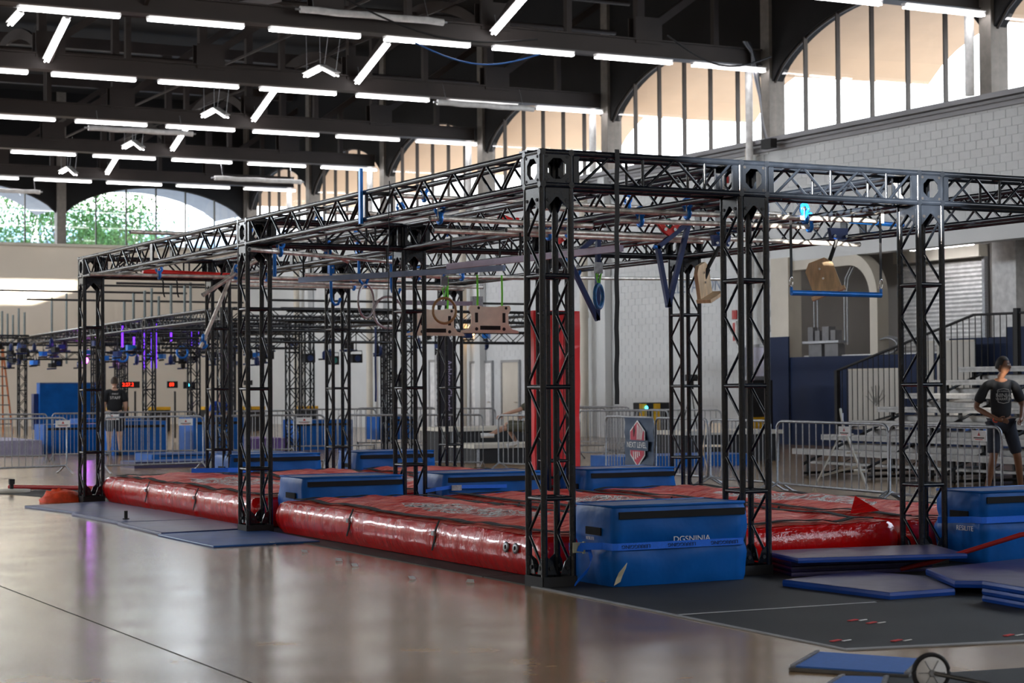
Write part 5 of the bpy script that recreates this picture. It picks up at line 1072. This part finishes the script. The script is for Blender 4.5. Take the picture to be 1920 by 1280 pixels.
# ------------------------------------------------------------ people
def skin_mesh(name,J,E,m,sub=1):
    me=bpy.data.meshes.new('tmp'); ks=list(J); me.from_pydata([J[k][0] for k in ks],[(ks.index(a),ks.index(b_)) for a,b_ in E],[])
    o=bpy.data.objects.new('tmp',me); COL.objects.link(o); o.modifiers.new('s','SKIN'); sm=o.modifiers.new('u','SUBSURF'); sm.levels=sub+1; sm.render_levels=sub+1
    for i,k in enumerate(ks):
        r=J[k][1]; r=(r,r) if not isinstance(r,tuple) else r
        me.skin_vertices[0].data[i].radius=r; me.skin_vertices[0].data[i].use_root=(i==0)
    dg=bpy.context.evaluated_depsgraph_get(); out=bpy.data.meshes.new_from_object(o.evaluated_get(dg)); bpy.data.objects.remove(o); out.name=name
    out.materials.clear(); out.materials.append(m)
    for p in out.polygons: p.use_smooth=True
    return out
def person(label,loc,rz,P,sk,top,bottom,hr,shoes=blackm,headturn=0,wide=1,long_hair=False,txt=None,sleeves=True,parts='all'):
    """P: joint dict (metres, facing -Y, x = figure's left is +x)"""
    t=thing('person',label,'person',loc,rz); r=wide
    rad=dict(pelvis=(.115*r,.1*r),waist=(.11*r,.09*r),chest=(.135*r,.1*r),neckb=(.075,.07),neck=.05,
      lsh=.055*r,rsh=.055*r,lel=.042*r,rel=.042*r,lwr=.028,rwr=.028,lhand=.032,rhand=.032,lhip=.085*r,rhip=.085*r,lkn=.058*r,rkn=.058*r,lan=.038,ran=.038,ltoe=.035,rtoe=.035)
    E=[('pelvis','waist'),('waist','chest'),('chest','neckb'),('neckb','neck'),('neckb','lsh'),('neckb','rsh'),('lsh','lel'),('rsh','rel'),('lel','lwr'),('rel','rwr'),('lwr','lhand'),('rwr','rhand'),('pelvis','lhip'),('pelvis','rhip'),('lhip','lkn'),('rhip','rkn'),('lkn','lan'),('rkn','ran'),('lan','ltoe'),('ran','rtoe')]
    J={k:(P[k],rad[k]) for k in rad}
    part(t,'body',skin_mesh('body',J,E,sk))
    g_=1.22
    def mid(a,b_,f): return tuple(V(P[a]).lerp(V(P[b_]),f))
    TJ={'pelvis':(P['pelvis'],(.125*r*1.08,.11*r*1.1)),'waist':(P['waist'],(.135*r*1.1,.105*r*1.15)),'chest':(P['chest'],(.14*r*1.12,.105*r*1.15)),'neckb':(P['neckb'],(.085,.078)),'lsh':(P['lsh'],.07*r),'rsh':(P['rsh'],.07*r),'ls':(mid('lsh','lel',.85),.082*r),'rs':(mid('rsh','rel',.85),.082*r)}
    part(t,'shirt',skin_mesh('shirt',TJ,[('pelvis','waist'),('waist','chest'),('chest','neckb'),('neckb','lsh'),('neckb','rsh'),('lsh','ls'),('rsh','rs')],top))
    BJ={'pelvis':(P['pelvis'],(.135*r,.12*r)),'lhip':(P['lhip'],.105*r),'rhip':(P['rhip'],.105*r),'lk':(mid('lhip','lkn',.95),.085*r),'rk':(mid('rhip','rkn',.95),.085*r)}
    part(t,'shorts',skin_mesh('shorts',BJ,[('pelvis','lhip'),('pelvis','rhip'),('lhip','lk'),('rhip','rk')],bottom))
    for s in 'lr':
        a,b_=V(P[s+'an']),V(P[s+'toe']); d=(b_-a).normalized(); q=B(); q.path([a-d*.06+V((0,0,-.03)),a+V((0,0,-.02)),a.lerp(b_,.6)+V((0,0,-.01)),b_,b_+d*.04],.05,shoes,10); part(t,'shoe',q)
        # fingers
        w_,h_=V(P[s+'wr']),V(P[s+'hand']); d=(h_-w_).normalized(); sd=d.cross(V((0,1,.2))).normalized(); q=B()
        for k in range(4):
            o_=sd*(.024-.016*k); L_=(.055,.065,.062,.05)[k]; q.path([h_+o_,h_+o_+d*L_*.5+V((0,-.006,0)),h_+o_*.9+d*L_+V((0,-.02,-.01))],.0085,sk,6)
        q.path([w_+d*.03+sd*.025,w_+d*.06+sd*.05+V((0,-.01,0)),w_+d*.085+sd*.052+V((0,-.02,0))],.01,sk,6); part(t,'fingers',q)
    nk=V(P['neck']); hd=V(P['head']); h=thing('head','','x',(0,0,0)); 
    for k in ('label','category'):
        if k in h: del h[k]
    bpy.data.objects.remove(h)
    Rz=Matrix.Rotation(headturn,3,'Z'); q=B(); vs=[]; fs=[]; n1,n2=20,14
    for j in range(n2+1):
        for i in range(n1):
            a=2*PI*i/n1; ph=PI*j/n2; x=.076*sin(ph)*cos(a); y=.095*sin(ph)*sin(a); z=.118*cos(ph)
            if z<-.03: x*=1-.28*(-z-.03)/.09; y=y*(1-.2*(-z-.03)/.09)-.008
            fr_=max(0,-sin(a))*sin(ph)
            if fr_>.93 and abs(z+.012)<.03: y-=.022*(1-abs(z+.012)/.03)
            if fr_>.8 and abs(z-.02)<.012 and abs(cos(a))>.2: y+=.008
            vs.append(hd+Rz@V((x,y,z)))
    for j in range(n2):
        for i in range(n1): fs.append((j*n1+i,(j+1)*n1+i,(j+1)*n1+(i+1)%n1,j*n1+(i+1)%n1))
    q.add(vs,fs,sk,True)
    for s in(-1,1): q.ball(hd+Rz@V((s*.078,.01,-.005)),.022,sk,8,(.4,.8,1.3))
    q.ball(hd+Rz@V((0,-.1,-.012)),.015,sk,8,(.8,1,1.2)); q.tube(nk,hd+V((0,0,-.08)),.05,sk,10)
    hh=part(t,'head',q)
    for s in(-1,1): part(hh,'eye',B().ball(hd+Rz@V((s*.03,-.083,.018)),.011,white,8).ball(hd+Rz@V((s*.03,-.092,.018)),.006,blackm,6)); part(hh,'eyebrow',B().tube(hd+Rz@V((s*.015,-.093,.038)),hd+Rz@V((s*.045,-.084,.04)),.004,hr,5))
    part(hh,'mouth',B().tube(hd+Rz@V((-.022,-.087,-.052)),hd+Rz@V((.022,-.087,-.052)),.006,mat('lips',(.25,.08,.07),.5),6))
    q=B(); vs=[]; fs=[]
    for j in range(8):
        for i in range(20):
            a=2*PI*i/20; ph=PI*.62*j/7; nz=1+.08*noise.noise(V((cos(a)*3,sin(a)*3,j)))
            back=max(0,sin(a)); ph2=ph*(1 if sin(a)>.1 else (.8 if sin(a)>-.35 else .52)); vs.append(hd+Rz@V((.088*sin(ph2)*cos(a)*nz,(.104*sin(ph2)*sin(a)+.008)*nz,.125*cos(ph2)*nz+.01)))
    for j in range(7):
        for i in range(20): fs.append((j*20+i,(j+1)*20+i,(j+1)*20+(i+1)%20,j*20+(i+1)%20))
    part(hh,'hair',q.add(vs,fs,hr,True))
    if txt:
        for (s,sz,dx,dz,m_,yb) in txt:
            o=obj('lettering',text_mesh(s,sz,m_,.001),t)
            sgn=1 if yb<0 else -1
            c=V(P['chest']); mtx_obj(o,(sgn,0,0),(0,0,1),(c.x+dx,c.y+yb,c.z+dz))
    return t
stand=dict(pelvis=(0,0,.98),waist=(0,0,1.12),chest=(0,.01,1.32),neckb=(0,.02,1.48),neck=(0,.02,1.56),head=(0,-.01,1.7),lsh=(.19,.02,1.46),rsh=(-.19,.02,1.46),lel=(.25,.04,1.18),rel=(-.25,.04,1.18),lwr=(.24,-.05,.93),rwr=(-.24,-.05,.93),lhand=(.23,-.08,.86),rhand=(-.23,-.08,.86),lhip=(.1,0,.92),rhip=(-.1,0,.92),lkn=(.12,-.02,.5),rkn=(-.12,-.02,.5),lan=(.13,.02,.09),ran=(-.13,.02,.09),ltoe=(.15,-.15,.05),rtoe=(-.15,-.15,.05))
gp=mat('print_grey',(.35,.35,.35),.8)
p1=dict(stand); p1.update(lel=(.3,.06,1.18),lwr=(.22,-.2,1.0),lhand=(.17,-.28,.98),rel=(-.33,.05,1.16),rwr=(-.1,-.22,1.0),rhand=(-.03,-.26,.99),lkn=(.2,-.05,.5),lan=(.27,.08,.09),ltoe=(.3,-.08,.05),rkn=(-.13,-.1,.5),ran=(-.2,-.02,.09),rtoe=(-.24,-.2,.05),head=(.03,-.03,1.71))
T1=person('dark-haired youth in black printed T-shirt and navy shorts, head turned aside, behind the right barrier',(11.5,7.75,0),-.5,p1,skind,cblack,cnavy,hair,headturn=.9,txt=[('NINJA',.075,0,.0,gp,-.155),('THE AMERICAN',.025,0,.055,gp,-.155),('WARRIOR',.045,0,-.05,gp,-.155)])
T1.scale=(1.06,1.06,1.06)
q=B(); part(T1,'wristband',B().path([(-.12+.034*cos(a),-.2,1.0+.034*sin(a)) for a in [2*PI*i/10 for i in range(10)]],.008,orange,6,True))
crm=B().ringplate([(-.075,-.09),(.0,-.11),(.075,-.09),(.085,0),(.075,.08),(0,.095),(-.075,.08),(-.085,0)],[(-.068,-.083),(.0,-.102),(.068,-.083),(.078,0),(.068,.073),(0,.088),(-.068,.073),(-.078,0)],(0,-.147,1.32),(1,0,0),(0,0,1),.002,gp); part(T1,'chest_emblem',crm)
person('man in black shirt with white back print, seen from behind, left of the red timer',(5.6,31.8,0),PI-.2,dict(stand,head=(0,-.04,1.7)),skinl,cblack,cnavy,hairb,wide=1.35,txt=[('STAFF',.09,0,.02,white,.19),('EVENT',.05,0,.11,white,.19)]).scale=(1.02,1.02,1.02)
person('bald man in royal blue T-shirt bending forward behind the barriers',(9.1,34.4,-.28),.2,dict(stand,head=(0,-.12,1.66)),skinl,cblue,cnavy,skinl,txt=[('NINJA',.06,0,0,white,-.14)])
sit=dict(pelvis=(0,0,.95),waist=(.03,-.02,1.07),chest=(.08,-.06,1.25),neckb=(.12,-.08,1.4),neck=(.13,-.1,1.47),head=(.14,-.13,1.6),lsh=(.2,.1,1.38),rsh=(.05,-.25,1.38),lel=(.1,.3,1.2),rel=(-.22,-.35,1.24),lwr=(-.1,.35,1.1),rwr=(-.5,-.35,1.16),lhand=(-.16,.36,1.1),rhand=(-.58,-.35,1.12),lhip=(-.04,.1,.92),rhip=(-.04,-.1,.92),lkn=(-.46,.12,.98),rkn=(-.5,-.15,.9),lan=(-.25,.15,.62),ran=(-.74,-.18,.78),ltoe=(-.4,.15,.55),rtoe=(-.9,-.18,.76))
person('leaping athlete in olive shorts, arm and leg stretched out left of the red pad',(10.25,19.6,-.12),-.45,sit,skinl,colive,colive,hairb,shoes=white)

# ------------------------------------------------------------ outside
random.seed(21)
def tree(x,y,h_,r_,label):
    t=thing('tree',label,'tree',(x,y,-.1)); q=B().tube((0,0,0),(0,0,h_*.6),.18,bark,8,r2=.1)
    tips=[]
    for k in range(7):
        a=2*PI*k/7; e=V((r_*.6*cos(a),r_*.6*sin(a),h_*(.7+.25*random.random()))); q.tube((0,0,h_*.4+.3*k/7),e,.06,bark,5,r2=.02); tips.append(e)
    part(t,'trunk',q); q=B(); tips.append(V((0,0,h_*.9)))
    for k in range(2600):
        c=random.choice(tips); d=V((random.gauss(0,1),random.gauss(0,1),random.gauss(0,.7)))*r_*.3; p=c+d; s=.07+.08*random.random(); u_=V((random.uniform(-1,1),random.uniform(-1,1),random.uniform(-1,1))).normalized(); w2=u_.cross(V((random.uniform(-1,1),.3,1))).normalized()
        q.add([p-u_*s,p+w2*s*.5,p+u_*s,p-w2*s*.5],[(0,1,2,3)],leaf)
    part(t,'foliage',q,kind='stuff')
for i,(x,y,h_,r_) in enumerate(((11.2,80,10.2,2.6),(13.6,84,10.5,3.0),(17.2,79.5,11.3,2.6),(19.4,81,11.6,2.6),(16.2,88,13,3.2),(21.0,86,11,2.6),(22.5,90,11,2.5))): tree(x,y,h_,r_,'leafy green tree outside the end wall windows, %s from the left'%ln[i])
t=thing('neighbour_building','pale blue-grey building outside the end wall windows','building',(24,100,0)); part(t,'wall',B().b2((-16,0,-.1),(12,6,12.8),mat('pale_facade',(.32,.42,.55),.7))); part(t,'roof_band',B().b2((-16.2,-.3,12.2),(12.2,0,12.9),mat('pale_trim',(.6,.65,.7),.7)))
for i in range(9): part(t,'window',B().b2((-15+3*i,-.06,8.6),(-13+3*i,0,11),mat('facade_glass',(.12,.2,.32),.2)))
for i in range(9): part(t,'pilaster',B().b2((-15.7+3*i,-.25,0),(-15.5+3*i,0,12.2),mat('pale_trim',(.6,.65,.7),.7)))
